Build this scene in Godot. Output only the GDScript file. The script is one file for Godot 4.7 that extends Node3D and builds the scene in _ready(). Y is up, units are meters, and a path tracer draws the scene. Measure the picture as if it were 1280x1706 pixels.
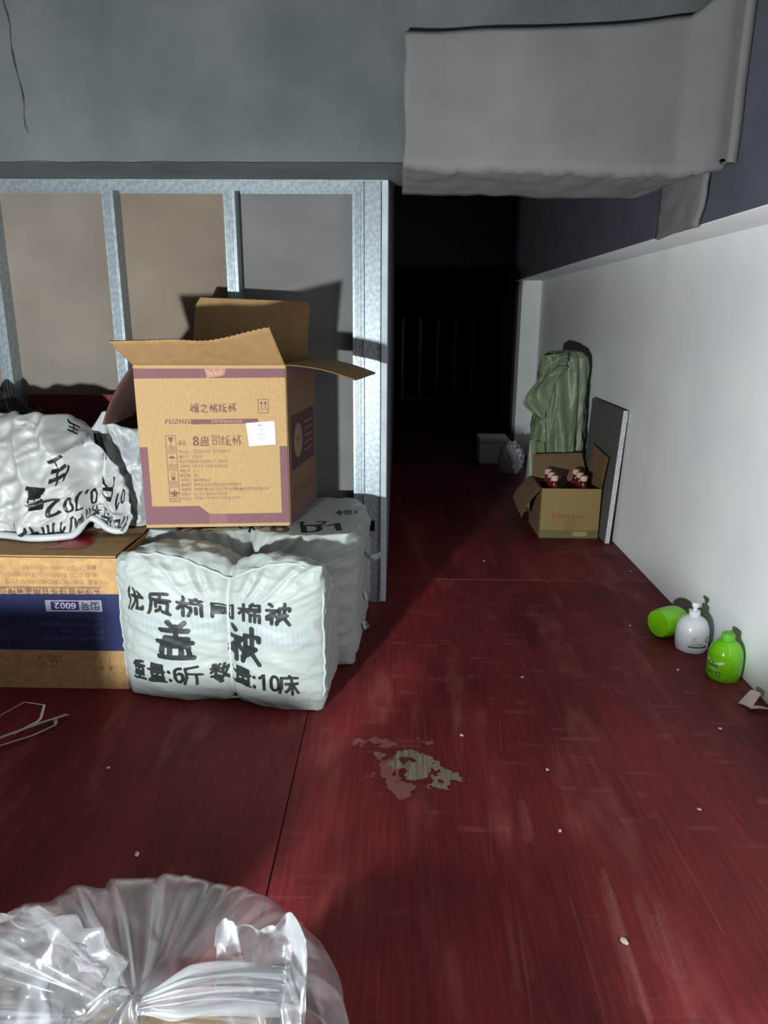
extends Node3D

var rng := RandomNumberGenerator.new()
var used := {}
var M := {}
var ns := FastNoiseLite.new()
var font_bold := SystemFont.new()
var font_plain := SystemFont.new()

# ---------------------------------------------------------------- naming and tagging
func numbered(called: String) -> String:
	var n: int = used.get(called, 0)
	used[called] = n + 1
	return called if n == 0 else "%s_%03d" % [called, n]

func thing(called: String, label: String, category: String, at := Vector3.ZERO, group := "") -> Node3D:
	var o := Node3D.new()
	o.name = numbered(called)
	add_child(o, true)
	o.position = at
	tag(o, label, category, group)
	return o

func tag(o: Node, label: String, category: String, group := "") -> void:
	o.set_meta("label", label)
	o.set_meta("category", category)
	if group != "":
		o.set_meta("group", group)

func part(called: String, mesh: Mesh, mats, parent: Node = self, at := Vector3.ZERO) -> MeshInstance3D:
	var o := MeshInstance3D.new()
	o.name = numbered(called) if parent == self else called
	o.mesh = mesh
	var list: Array = mats if mats is Array else [mats]
	for k in mesh.get_surface_count():
		o.set_surface_override_material(k, list[mini(k, list.size() - 1)])
	o.position = at
	parent.add_child(o, true)
	return o

func structure(called: String, label: String) -> Node3D:
	var o := Node3D.new()
	o.name = called
	add_child(o, true)
	o.set_meta("kind", "structure")
	o.set_meta("label", label)
	o.set_meta("category", "building part")
	return o

# ---------------------------------------------------------------- materials
func mat(albedo: Color, rough := 0.85, metal := 0.0, spec := 0.4) -> StandardMaterial3D:
	var m := StandardMaterial3D.new()
	m.albedo_color = albedo
	m.roughness = rough
	m.metallic = metal
	m.metallic_specular = spec
	return m

func c8(r: int, g: int, b: int) -> Color:
	return Color8(r, g, b)

func noise_tex(freq: float, octaves: int, lo: Color, hi: Color, size := 512, sd := 1, kind := FastNoiseLite.TYPE_SIMPLEX_SMOOTH) -> NoiseTexture2D:
	var f := FastNoiseLite.new()
	f.noise_type = kind
	f.frequency = freq
	f.fractal_octaves = octaves
	f.seed = sd
	var t := NoiseTexture2D.new()
	t.width = size
	t.height = size
	t.seamless = true
	t.noise = f
	var g := Gradient.new()
	g.set_color(0, lo)
	g.set_color(1, hi)
	t.color_ramp = g
	return t

func tri(m: StandardMaterial3D, scale: Vector3) -> StandardMaterial3D:
	m.uv1_triplanar = true
	m.uv1_world_triplanar = true
	m.uv1_scale = scale
	return m

func textured(img: Image, rough := 0.85, metal := 0.0, spec := 0.4) -> StandardMaterial3D:
	var m := mat(Color.WHITE, rough, metal, spec)
	m.albedo_texture = ImageTexture.create_from_image(img)
	m.texture_repeat = false
	return m

# ---------------------------------------------------------------- drawing flat print
func canvas(w: int, h: int, c: Color) -> Image:
	var im := Image.create_empty(w, h, false, Image.FORMAT_RGB8)
	im.fill(c)
	return im

func draw_seg(im: Image, a: Vector2, b: Vector2, wid: float, c: Color, grit := 0.0) -> void:
	var r := wid * 0.5 + 1.0
	var x0 := maxi(0, int(floor(minf(a.x, b.x) - r)))
	var x1 := mini(im.get_width() - 1, int(ceil(maxf(a.x, b.x) + r)))
	var y0 := maxi(0, int(floor(minf(a.y, b.y) - r)))
	var y1 := mini(im.get_height() - 1, int(ceil(maxf(a.y, b.y) + r)))
	var d := b - a
	var l2 := maxf(d.length_squared(), 0.0001)
	for y in range(y0, y1 + 1):
		for x in range(x0, x1 + 1):
			var p := Vector2(x + 0.5, y + 0.5)
			var t := clampf((p - a).dot(d) / l2, 0.0, 1.0)
			var k := clampf(wid * 0.5 + 0.5 - p.distance_to(a + d * t), 0.0, 1.0)
			if k > 0.0:
				if grit > 0.0 and ns.get_noise_2d(x * 9.0, y * 9.0) > 0.62 - grit:
					k *= 0.35
				im.set_pixel(x, y, im.get_pixel(x, y).lerp(c, k * c.a))

func draw_poly(im: Image, pts: PackedVector2Array, c: Color) -> void:
	var lo := pts[0]
	var hi := pts[0]
	for p in pts:
		lo = lo.min(p)
		hi = hi.max(p)
	for y in range(maxi(0, int(lo.y)), mini(im.get_height(), int(hi.y) + 1)):
		for x in range(maxi(0, int(lo.x)), mini(im.get_width(), int(hi.x) + 1)):
			if Geometry2D.is_point_in_polygon(Vector2(x + 0.5, y + 0.5), pts):
				im.set_pixel(x, y, im.get_pixel(x, y).lerp(c, c.a))

# Each character is a set of brush strokes on a grid of ten by ten: two digits a point.
var GLYPH := {
	"优": "2004 1319 3393 505439 63689897 7182", "质": "8011 111509 2393 5154 36345484 8488 5657 5738 6899", "梳": "0343 2029 2306 2345 5191 7071 615393 8294 555749 7578 95979998",
	"网": "1911919989 2337 3327 4347 5378 7357 6377", "棉": "0343 2029 2306 2345 6051 51549491 5191 5393 5659 56969899 7579", "被": "1021 03430617 4307 2329 3546 5292 9293 525649 7075 55855549 6599 8548",
	"盖": "3041 7061 1282 2484 0595 5155 1619 1686 8689 3639 6669 0999", "重": "8011 0292 23268683 2383 2686 2585 5159 1787 0999", "量": "20228280 2080 2181 2282 0393 24278784 2484 2686 2787 5459 1888 0999",
	"斤": "7011 111609 1494 6469", "数": "0242 2025 2204 2244 1011 4031 255949 1638 0646 6054 5292 8249 5499", "床": "5061 1191 111509 3494 6269 6438 6498",
	"福": "1021 03430617 4307 2329 5090 52549492 5292 5559 55959959 7579 5797", "之": "4051 1282 8228 283999 2818", "格": "0343 2029 2306 2345 6053 619156 5347 6498 5659 56969959", "纸": "200332 320636 0838 8051 5159 5977 5494 64799998", "杯": "0343 2029 2306 2345 5090 7047 7279 7497",
	"盎": "2182 2124 8184 0494 5054 5426 5486 1619 1686 8689 3639 6669 0999", "司": "10909888 2272 24282464 6468 2868", "长": "7033 0595 3039 3957 5599", "沙": "0112 0314 1926 6066 4144 8194 9449", "市": "5061 0292 14181484 848878 5259",
	"旺": "0109 01313909 0535 0939 4191 4595 4999 6169", "佳": "2004 1319 4191 6064 4494 4696 6469 3999", "乐": "8011 1114 1494 5059 5939 2617 7698", "日": "20292080 8089 2585 2989", "用": "101709 10909989 1393 1696 5059",
	"品": "30343070 7074 3474 05090545 4549 0949 55595595 9599 5999", "有": "0292 3107 33394383 838978 3585 3787", "限": "0009 003023 234403 5059 50909454 5292 5477 9476 5499 5957", "公": "3004 6094 4319 1979 6698", "号": "20232080 8083 2383 0595 3537 37878979", "型": "0050 0353 1005 4046 7073 90969786 5759 1787 0999 5659",
	"生": "2004 2292 5059 1585 0999", "尺": "10141080 8084 1484 141709 5499", "王": "1191 1585 0999 5159", "址": "0343 2028 0848 6069 6494 4047 3999", "电": "12171282 8287 1787 1484 50599998", "话": "0112 0424284748 8061 4393 6165 46494696 9699 4999", "地": "0343 2028 0848 33959583 404899 6067", "名": "3003 3080 804809 35393585 8589 3989", "称": "3011 0343 2029 2306 5043 5292 7279 5547 8597",
}

func glyph(im: Image, ch: String, at: Transform2D, wid: float, c: Color, grit := 0.0) -> void:
	for s in GLYPH[ch].split(" "):
		for k in range(0, s.length() - 3, 2):
			var a := Vector2(int(s[k]), int(s[k + 1])) / 9.0
			var b := Vector2(int(s[k + 2]), int(s[k + 3])) / 9.0
			draw_seg(im, at * a, at * b, wid, c, grit)

func write_cjk(im: Image, text: String, at: Vector2, size: Vector2, step: float, wid: float, c: Color, turn := 0.0, grit := 0.0) -> void:
	for k in text.length():
		var ch := text[k]
		var o := at + Vector2(step * k, 0).rotated(turn)
		var t := Transform2D(Vector2(size.x, 0).rotated(turn), Vector2(0, size.y).rotated(turn), o)
		if GLYPH.has(ch):
			glyph(im, ch, t, wid, c, grit)

func write_latin(im: Image, text: String, at: Vector2, height: float, c: Color, turn := 0.0, stretch := 1.0, bold := true, slant := 0.0) -> void:
	var t := TextMesh.new()
	t.font = font_bold if bold else font_plain
	t.font_size = 64
	t.pixel_size = 1.0 / 46.0
	t.depth = 0.0
	t.curve_step = 2.0
	t.horizontal_alignment = HORIZONTAL_ALIGNMENT_LEFT
	t.text = text
	var arr := t.get_mesh_arrays()
	if arr.is_empty():
		return
	var v: PackedVector3Array = arr[Mesh.ARRAY_VERTEX]
	var ix: PackedInt32Array = arr[Mesh.ARRAY_INDEX] if arr[Mesh.ARRAY_INDEX] != null else PackedInt32Array(range(v.size()))
	var lo := v[0]
	for p in v:
		lo = lo.min(p)
	for k in range(0, ix.size() - 2, 3):
		var tr := PackedVector2Array()
		for j in 3:
			var p := v[ix[k + j]] - lo
			tr.append(at + Vector2((p.x + slant * p.y) * height * stretch, -p.y * height).rotated(turn))
		fill_tri(im, tr, c)

func fill_tri(im: Image, p: PackedVector2Array, c: Color) -> void:
	var area := (p[1] - p[0]).cross(p[2] - p[0])
	if absf(area) < 0.001:
		return
	var lo := p[0].min(p[1]).min(p[2])
	var hi := p[0].max(p[1]).max(p[2])
	for y in range(maxi(0, int(lo.y)), mini(im.get_height(), int(hi.y) + 2)):
		for x in range(maxi(0, int(lo.x)), mini(im.get_width(), int(hi.x) + 2)):
			var q := Vector2(x + 0.5, y + 0.5)
			var a := (p[1] - p[0]).cross(q - p[0]) / area
			var b := (p[2] - p[1]).cross(q - p[1]) / area
			var d := (p[0] - p[2]).cross(q - p[2]) / area
			if a >= -0.02 and b >= -0.02 and d >= -0.02:
				im.set_pixel(x, y, im.get_pixel(x, y).lerp(c, c.a))

func fine_print(im: Image, at: Vector2, cells: int, size: float, c: Color, turn := 0.0) -> void:
	# print too small to read on the box: real characters at a few pixels each
	var keys := GLYPH.keys()
	for k in cells:
		var o := at + Vector2(size * 1.12 * k, 0).rotated(turn)
		var t := Transform2D(Vector2(size, 0).rotated(turn), Vector2(0, size).rotated(turn), o)
		glyph(im, keys[rng.randi() % keys.size()], t, maxf(1.0, size * 0.09), c)

func weather(im: Image, amount: float, freq: float, streak := 1.0) -> void:
	var f := FastNoiseLite.new()
	f.frequency = freq
	f.fractal_octaves = 4
	f.seed = 77
	for y in im.get_height():
		for x in im.get_width():
			var k := 1.0 + amount * f.get_noise_2d(x * streak, y)
			var c := im.get_pixel(x, y)
			im.set_pixel(x, y, Color(c.r * k, c.g * k, c.b * k))

# ---------------------------------------------------------------- mesh building
func finish(V: PackedVector3Array, U: PackedVector2Array, sets: Array, outward := true, flat := false) -> ArrayMesh:
	# one surface for each index list of sets; normals are shared wherever points meet
	var mesh := ArrayMesh.new()
	if outward:
		var mid := Vector3.ZERO
		for p in V:
			mid += p
		mid /= V.size()
		var s := 0.0
		for ix in sets:
			for k in range(0, ix.size(), 3):
				var a := V[ix[k]]
				var n := (V[ix[k + 2]] - a).cross(V[ix[k + 1]] - a)
				s += n.dot(a - mid)
		if s < 0.0:
			for j in sets.size():
				var fl := PackedInt32Array()
				for k in range(0, sets[j].size(), 3):
					fl.append_array([sets[j][k], sets[j][k + 2], sets[j][k + 1]])
				sets[j] = fl
	if flat:
		for ix in sets:
			var v2 := PackedVector3Array()
			var n2 := PackedVector3Array()
			var u2 := PackedVector2Array()
			for k in range(0, ix.size(), 3):
				var n := (V[ix[k + 2]] - V[ix[k]]).cross(V[ix[k + 1]] - V[ix[k]]).normalized()
				for j in 3:
					v2.append(V[ix[k + j]])
					n2.append(n)
					u2.append(U[ix[k + j]])
			add_surface(mesh, v2, n2, u2, PackedInt32Array(range(v2.size())))
		return mesh
	var acc := {}
	for ix in sets:
		for k in range(0, ix.size(), 3):
			var n := (V[ix[k + 2]] - V[ix[k]]).cross(V[ix[k + 1]] - V[ix[k]])
			for j in 3:
				var key := Vector3i((V[ix[k + j]] * 20000.0).round())
				acc[key] = acc.get(key, Vector3.ZERO) + n
	var N := PackedVector3Array()
	N.resize(V.size())
	for k in V.size():
		var n: Vector3 = acc.get(Vector3i((V[k] * 20000.0).round()), Vector3.UP)
		N[k] = n.normalized() if n.length() > 1e-12 else Vector3.UP
	for ix in sets:
		add_surface(mesh, V, N, U, ix)
	return mesh

func add_surface(mesh: ArrayMesh, v: PackedVector3Array, n: PackedVector3Array, u: PackedVector2Array, ix: PackedInt32Array) -> void:
	var a := []
	a.resize(Mesh.ARRAY_MAX)
	a[Mesh.ARRAY_VERTEX] = v
	a[Mesh.ARRAY_NORMAL] = n
	a[Mesh.ARRAY_TEX_UV] = u
	a[Mesh.ARRAY_INDEX] = ix
	mesh.add_surface_from_arrays(Mesh.PRIMITIVE_TRIANGLES, a)

func grid(nu: int, nv: int, f: Callable, outward := true) -> ArrayMesh:
	var V := PackedVector3Array()
	var U := PackedVector2Array()
	var ix := PackedInt32Array()
	for j in nv + 1:
		for i in nu + 1:
			V.append(f.call(float(i) / nu, float(j) / nv))
			U.append(Vector2(float(i) / nu, float(j) / nv))
	for j in nv:
		for i in nu:
			var a := j * (nu + 1) + i
			ix.append_array([a, a + 1, a + nu + 2, a, a + nu + 2, a + nu + 1])
	return finish(V, U, [ix], outward)

func sheet(nu: int, nv: int, f: Callable, t: float, flat := false) -> ArrayMesh:
	# a thin sheet with thickness t: surface 0 is its first side, surface 1 the other side and the rim
	var P := []
	for j in nv + 1:
		for i in nu + 1:
			P.append(f.call(float(i) / nu, float(j) / nv))
	var V := PackedVector3Array()
	var U := PackedVector2Array()
	var w := nu + 1
	for side in 2:
		for j in nv + 1:
			for i in w:
				var du: Vector3 = P[j * w + mini(i + 1, nu)] - P[j * w + maxi(i - 1, 0)]
				var dv: Vector3 = P[mini(j + 1, nv) * w + i] - P[maxi(j - 1, 0) * w + i]
				var n := dv.cross(du).normalized()
				V.append(P[j * w + i] + n * (t * 0.5 if side == 0 else -t * 0.5))
				U.append(Vector2(float(i) / nu, float(j) / nv))
	var front := PackedInt32Array()
	var rest := PackedInt32Array()
	var o := w * (nv + 1)
	for j in nv:
		for i in nu:
			var a := j * w + i
			front.append_array([a, a + 1, a + w + 1, a, a + w + 1, a + w])
			rest.append_array([o + a, o + a + w + 1, o + a + 1, o + a, o + a + w, o + a + w + 1])
	var rim := []
	for i in nu:
		rim.append([i, i + 1])
	for j in nv:
		rim.append([j * w + nu, (j + 1) * w + nu])
	for i in range(nu, 0, -1):
		rim.append([nv * w + i, nv * w + i - 1])
	for j in range(nv, 0, -1):
		rim.append([j * w, (j - 1) * w])
	for r in rim:
		var base := V.size()
		V.append_array([V[r[0]], V[r[1]], V[o + r[1]], V[o + r[0]]])
		U.append_array([U[r[0]], U[r[1]], U[r[1]], U[r[0]]])
		rest.append_array([base, base + 2, base + 1, base, base + 3, base + 2])
	return finish(V, U, [front, rest], false, flat)

func panel(a: Vector3, b: Vector3, c: Vector3, d: Vector3, t: float, n := 1) -> ArrayMesh:
	# a flat sheet: a top left, b top right, c bottom right, d bottom left, seen from its printed side
	return sheet(n, n, func(u: float, v: float): return a.lerp(b, u).lerp(d.lerp(c, u), v), t, true)

func block(size: Vector3, bevel := 0.003) -> ArrayMesh:
	# a box with chamfered edges, its middle at the origin
	var V := PackedVector3Array()
	var U := PackedVector2Array()
	var ix := PackedInt32Array()
	var h := size * 0.5
	var e := minf(bevel, minf(h.x, minf(h.y, h.z)) * 0.45)
	var id := {}
	for s in 8:
		var sg := Vector3(1 if s & 1 else -1, 1 if s & 2 else -1, 1 if s & 4 else -1)
		for ax in 3:
			var p := Vector3(sg.x * (h.x - e), sg.y * (h.y - e), sg.z * (h.z - e))
			p[ax] = sg[ax] * h[ax]
			id[s * 3 + ax] = V.size()
			V.append(p)
			U.append(Vector2(p.x + p.z, p.y))
	var quads := []
	for ax in 3:
		var a1 := (ax + 1) % 3
		var a2 := (ax + 2) % 3
		for sd in 2:
			var q := []
			for k in [[0, 0], [1, 0], [1, 1], [0, 1]]:
				q.append((sd << ax | k[0] << a1 | k[1] << a2) * 3 + ax)
			quads.append(q)
		for k in [[0, 0], [1, 0], [1, 1], [0, 1]]:
			var s0: int = k[0] << a1 | k[1] << a2
			var s1: int = s0 | 1 << ax
			quads.append([s0 * 3 + a1, s1 * 3 + a1, s1 * 3 + a2, s0 * 3 + a2])
	for q in quads:
		add_out(V, ix, [id[q[0]], id[q[1]], id[q[2]]])
		add_out(V, ix, [id[q[0]], id[q[2]], id[q[3]]])
	for s in 8:
		add_out(V, ix, [id[s * 3], id[s * 3 + 1], id[s * 3 + 2]])
	return finish(V, U, [ix], false, true)

func add_out(V: PackedVector3Array, ix: PackedInt32Array, t: Array) -> void:
	var n := (V[t[2]] - V[t[0]]).cross(V[t[1]] - V[t[0]])
	if n.dot(V[t[0]] + V[t[1]] + V[t[2]]) < 0.0:
		ix.append_array([t[0], t[2], t[1]])
	else:
		ix.append_array(t)

func lathe(profile: Array, seg := 40) -> ArrayMesh:
	var n := profile.size() - 1
	return grid(seg, n, func(u: float, v: float):
		var p: Vector2 = profile[int(round(v * n))]
		return Vector3(p.x * cos(u * TAU), p.y, p.x * sin(u * TAU)))

func smooth_profile(pts: Array, steps := 5) -> Array:
	var out := []
	for k in pts.size() - 1:
		var a: Vector2 = pts[maxi(k - 1, 0)]
		var b: Vector2 = pts[k]
		var c: Vector2 = pts[k + 1]
		var d: Vector2 = pts[mini(k + 2, pts.size() - 1)]
		for s in steps:
			var q := b.cubic_interpolate(c, a, d, float(s) / steps)
			out.append(Vector2(maxf(q.x, 0.0), q.y))
	out.append(pts[-1])
	return out

func tube(pts: Array, r: float, seg := 8) -> ArrayMesh:
	var n := pts.size() - 1
	return grid(seg, n + 2, func(u: float, v: float):
		var k := clampi(int(round(v * (n + 2))) - 1, 0, n)
		var t: Vector3 = (pts[mini(k + 1, n)] - pts[maxi(k - 1, 0)]).normalized()
		var s := t.cross(Vector3(0.21, 0.93, 0.3)).normalized()
		var b := s.cross(t)
		var rr := r if int(round(v * (n + 2))) in range(1, n + 2) else 0.0
		return pts[k] + (s * cos(u * TAU) + b * sin(u * TAU)) * rr)

func rows_point(rows: Array, u: float, v: float) -> Vector3:
	# a smooth surface through a net of points
	var y := v * (rows.size() - 1)
	var j := mini(int(y), rows.size() - 2)
	var c := []
	for k in [j - 1, j, j + 1, j + 2]:
		var row: Array = rows[clampi(k, 0, rows.size() - 1)]
		var x := u * (row.size() - 1)
		var i := mini(int(x), row.size() - 2)
		var p0: Vector3 = row[maxi(i - 1, 0)]
		var p1: Vector3 = row[i]
		var p2: Vector3 = row[i + 1]
		var p3: Vector3 = row[mini(i + 2, row.size() - 1)]
		c.append(p1.cubic_interpolate(p2, p0, p3, x - i))
	return c[1].cubic_interpolate(c[2], c[0], c[3], y - j)

func ridge(p: Vector3, f: float) -> float:
	return 1.0 - 2.0 * absf(ns.get_noise_3d(p.x * f, p.y * f, p.z * f))

func lump(radii: Vector3, rough: float, freq: float, off: float, nu := 64, nv := 40, floor_y := -INF) -> ArrayMesh:
	return grid(nu, nv, func(u: float, v: float):
		var th: float = fposmod(u, 1.0) * TAU
		var d := Vector3(sin(v * PI) * cos(th), cos(v * PI), sin(v * PI) * sin(th))
		if v >= 1.0 or v <= 0.0:
			d = Vector3(0, 1.0 - 2.0 * v, 0)
		var k := 1.0 + rough * (ridge(d + Vector3(off, off, 0), freq) - 0.5) + rough * 0.4 * ridge(d * 2.3 + Vector3(off, 0, 3), freq)
		var p := d * radii * k
		p.y = maxf(p.y, floor_y)
		return p)

func cube_mesh(n: int, fp: Callable, fuv: Callable) -> ArrayMesh:
	var V := PackedVector3Array()
	var U := PackedVector2Array()
	var ix := PackedInt32Array()
	for face in 6:
		var ax := face / 2
		var sg := 1.0 if face % 2 == 0 else -1.0
		var base := V.size()
		for j in n + 1:
			for i in n + 1:
				var q := Vector3.ZERO
				q[ax] = sg
				q[(ax + 1) % 3] = -1.0 + 2.0 * i / n
				q[(ax + 2) % 3] = -1.0 + 2.0 * j / n
				V.append(fp.call(q))
				U.append(fuv.call(q, face))
		for j in n:
			for i in n:
				var a := base + j * (n + 1) + i
				if sg > 0:
					ix.append_array([a, a + n + 2, a + 1, a, a + n + 1, a + n + 2])
				else:
					ix.append_array([a, a + 1, a + n + 2, a, a + n + 2, a + n + 1])
	return finish(V, U, [ix], true)

# ---------------------------------------------------------------- the scene
func _ready() -> void:
	rng.seed = 20
	ns.noise_type = FastNoiseLite.TYPE_SIMPLEX_SMOOTH
	ns.frequency = 1.0
	ns.fractal_octaves = 1
	font_bold.font_names = PackedStringArray(["Droid Sans"])
	font_bold.font_weight = 700
	font_plain.font_names = PackedStringArray(["Droid Sans"])

	var cam := Camera3D.new()
	cam.name = "camera"
	cam.fov = 2.0 * rad_to_deg(atan(853.0 / 1183.0))
	cam.near = 0.02
	cam.position = Vector3(0, 1.1, 0)
	cam.basis = Basis(Vector3.UP, deg_to_rad(1.07)) * Basis(Vector3.RIGHT, deg_to_rad(-15.407)) * Basis(Vector3.BACK, deg_to_rad(0.35))
	add_child(cam)
	cam.current = true

	var we := WorldEnvironment.new()
	we.name = "environment"
	var env := Environment.new()
	env.background_mode = Environment.BG_COLOR
	env.background_color = Color(0, 0, 0)
	env.ambient_light_source = Environment.AMBIENT_SOURCE_DISABLED
	env.tonemap_mode = Environment.TONE_MAPPER_LINEAR
	env.tonemap_exposure = 1.0
	env.sdfgi_enabled = true
	env.ssao_enabled = true
	env.ssil_enabled = true
	we.environment = env
	add_child(we)

	# the hand torch that lights the loft, held low in front of the viewer
	var torch := OmniLight3D.new()
	torch.name = "torch_light"
	torch.position = Vector3(-0.82, 0.60, 0.02)
	torch.light_color = Color(0.96, 0.985, 1.0)
	torch.light_energy = 8.4
	torch.light_size = 0.035
	torch.omni_range = 16.0
	torch.omni_attenuation = 2.0
	torch.shadow_enabled = true
	add_child(torch)
	# what is left of daylight from the stair behind the viewer
	var day := AreaLight3D.new()
	day.name = "stair_daylight"
	day.area_size = Vector2(1.6, 1.2)
	day.position = Vector3(-0.4, 1.5, 0.9)
	day.basis = Basis.looking_at(Vector3(0.1, 0.1, -1))
	day.light_color = Color(0.9, 0.96, 1.0)
	day.light_energy = 0.015
	day.area_range = 12.0
	day.shadow_enabled = true
	add_child(day)

	make_materials()
	build_room()
	build_partition()
	build_far_end()
	build_left_carton()
	build_bales()
	build_cup_carton()
	build_sacks()
	build_right_side()
	build_bottles()
	build_floor_litter()
	build_clear_bag()

func make_materials() -> void:
	M.concrete = tri(mat(c8(100, 105, 107), 0.92), Vector3.ONE * 0.55)
	M.concrete.albedo_texture = noise_tex(0.006, 5, Color(0.78, 0.80, 0.79), Color(1.0, 1.0, 1.0), 512, 3)
	M.concrete.heightmap_enabled = true
	M.concrete.heightmap_texture = noise_tex(0.03, 4, Color.BLACK, Color.WHITE, 512, 9)
	M.concrete.heightmap_scale = 0.25
	M.plaster = tri(mat(c8(116, 117, 116), 0.95), Vector3.ONE * 0.7)
	M.plaster.albedo_texture = noise_tex(0.008, 4, Color(0.9, 0.9, 0.9), Color(1, 1, 1), 512, 5)
	M.plaster.heightmap_enabled = true
	M.plaster.heightmap_texture = noise_tex(0.09, 3, Color.BLACK, Color.WHITE, 512, 11)
	M.plaster.heightmap_scale = 0.07
	M.beam_paint = tri(mat(c8(82, 85, 94), 0.9), Vector3.ONE * 0.6)
	M.beam_paint.albedo_texture = noise_tex(0.01, 4, Color(0.85, 0.87, 0.88), Color(1, 1, 1), 512, 6)
	M.white_wall = tri(mat(c8(238, 241, 240), 0.8), Vector3.ONE * 0.5)
	M.white_wall.albedo_texture = noise_tex(0.006, 3, Color(0.95, 0.95, 0.96), Color(1, 1, 1), 512, 7)
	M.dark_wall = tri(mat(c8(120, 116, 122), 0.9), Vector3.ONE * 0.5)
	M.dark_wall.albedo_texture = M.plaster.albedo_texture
	M.steel = tri(mat(c8(182, 190, 193), 0.42, 0.5), Vector3(5, 5, 5))
	M.steel.albedo_texture = noise_tex(0.05, 3, Color(0.72, 0.76, 0.78), Color(1, 1, 1), 256, 8, FastNoiseLite.TYPE_CELLULAR)
	M.cardboard = tri(mat(c8(160, 128, 86), 0.85), Vector3(3, 3, 3))
	M.cardboard.albedo_texture = noise_tex(0.03, 3, Color(0.88, 0.87, 0.85), Color(1, 1, 1), 256, 12)
	M.card_edge = mat(c8(170, 134, 88), 0.95)
	M.white_film = mat(c8(168, 173, 172), 0.42, 0.0, 0.45)
	M.rope = mat(c8(168, 174, 170), 0.6)
	M.seam_film = mat(c8(156, 164, 160), 0.55)
	M.black_plastic = mat(c8(34, 33, 35), 0.35)
	M.scrap = mat(c8(226, 205, 192), 0.8)
	M.ply_edge = mat(c8(120, 84, 60), 0.9)

func lay(o: Node3D, called: String, a: Vector3, b: Vector3, m: Material, bevel := 0.004) -> MeshInstance3D:
	return part(called, block(b - a, bevel), m, o, (a + b) * 0.5)

func floor_image(w: int, h: int, x0: float, z0: float, sx: float, sz: float, peel: bool) -> Image:
	# dark red film on plywood: long grain, scuffs and one place where the film has come off
	var a := FastNoiseLite.new()
	a.seed = 4
	a.frequency = 0.9
	a.fractal_octaves = 4
	var b := FastNoiseLite.new()
	b.seed = 8
	b.frequency = 6.0
	b.fractal_octaves = 3
	var im := Image.create_empty(w, h, false, Image.FORMAT_RGB8)
	var base := Color8(106, 37, 39)
	var worn := Color8(146, 82, 78)
	var bare := Color8(140, 130, 108)
	for y in h:
		for x in w:
			var wx := x0 + sx * (x + 0.5) / w
			var wz := z0 + sz * (y + 0.5) / h
			var big := a.get_noise_2d(wx * 2.6, wz * 1.2)
			var grain := b.get_noise_2d(wx * 14.0, wz * 0.8)
			var c := base * (1.0 + 0.28 * big + 0.16 * grain)
			var wear := a.get_noise_2d(wx * 5.0 + 30.0, wz * 1.1)
			wear = smoothstep(0.16, 0.5, wear) * (0.5 + 0.5 * b.get_noise_2d(wx * 3.0, wz * 1.0 + 9.0))
			var cross := smoothstep(0.32, 0.6, b.get_noise_2d(wx * 0.5 + 4.0, wz * 7.0)) * smoothstep(0.0, 0.3, a.get_noise_2d(wx * 2.0, wz * 2.0 + 50.0))
			c = c.lerp(worn, clampf(wear * 0.75 + cross * 0.22, 0.0, 0.7))
			if peel:
				var q := Vector2(wx, wz)
				var fr := a.get_noise_2d(wx * 16.0, wz * 16.0) * 0.05 + b.get_noise_2d(wx * 9.0, wz * 9.0) * 0.012
				var d := (q - Vector2(0.062, -1.565)).length() - 0.052
				d = minf(d, ((q - Vector2(0.118, -1.52)) * Vector2(0.8, 1.3)).length() - 0.034)
				d = minf(d, ((q - Vector2(0.03, -1.62)) * Vector2(0.7, 1.4)).length() - 0.03)
				var d2 := ((q - Vector2(-0.005, -1.665)) * Vector2(0.5, 1.7)).length() - 0.022
				d2 = minf(d2, ((q - Vector2(0.0, -1.56)) * Vector2(1.0, 0.6)).length() - 0.03)
				d2 = minf(d2, ((q - Vector2(0.03, -1.475)) * Vector2(0.7, 1.3)).length() - 0.026)
				if d + fr < 0.0:
					c = bare * (0.92 + 0.25 * grain)
				elif d2 + fr * 1.6 < 0.0:
					c = c.lerp(Color8(150, 108, 96), 0.7)
				elif minf(d, d2) + fr < 0.006:
					c = c * 0.72
			im.set_pixel(x, y, Color(clampf(c.r, 0, 1), clampf(c.g, 0, 1), clampf(c.b, 0, 1)))
	return im

func pale_streak(im: Image, o: Vector2, s: Vector2, a: Vector2, b: Vector2, wid: float, k: float) -> void:
	var sc := Vector2(im.get_width(), im.get_height()) / s
	var n := 7
	for i in n:
		var off := Vector2(rng.randf_range(-wid, wid), 0)
		var t0 := rng.randf_range(0.0, 0.4)
		var t1 := rng.randf_range(0.5, 1.0)
		draw_seg(im, (a.lerp(b, t0) + off - o) * sc, (a.lerp(b, t1) + off - o) * sc, rng.randf_range(2, 14), Color(0.62, 0.42, 0.40, k * rng.randf_range(0.3, 1.0)), 0.3)

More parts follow.
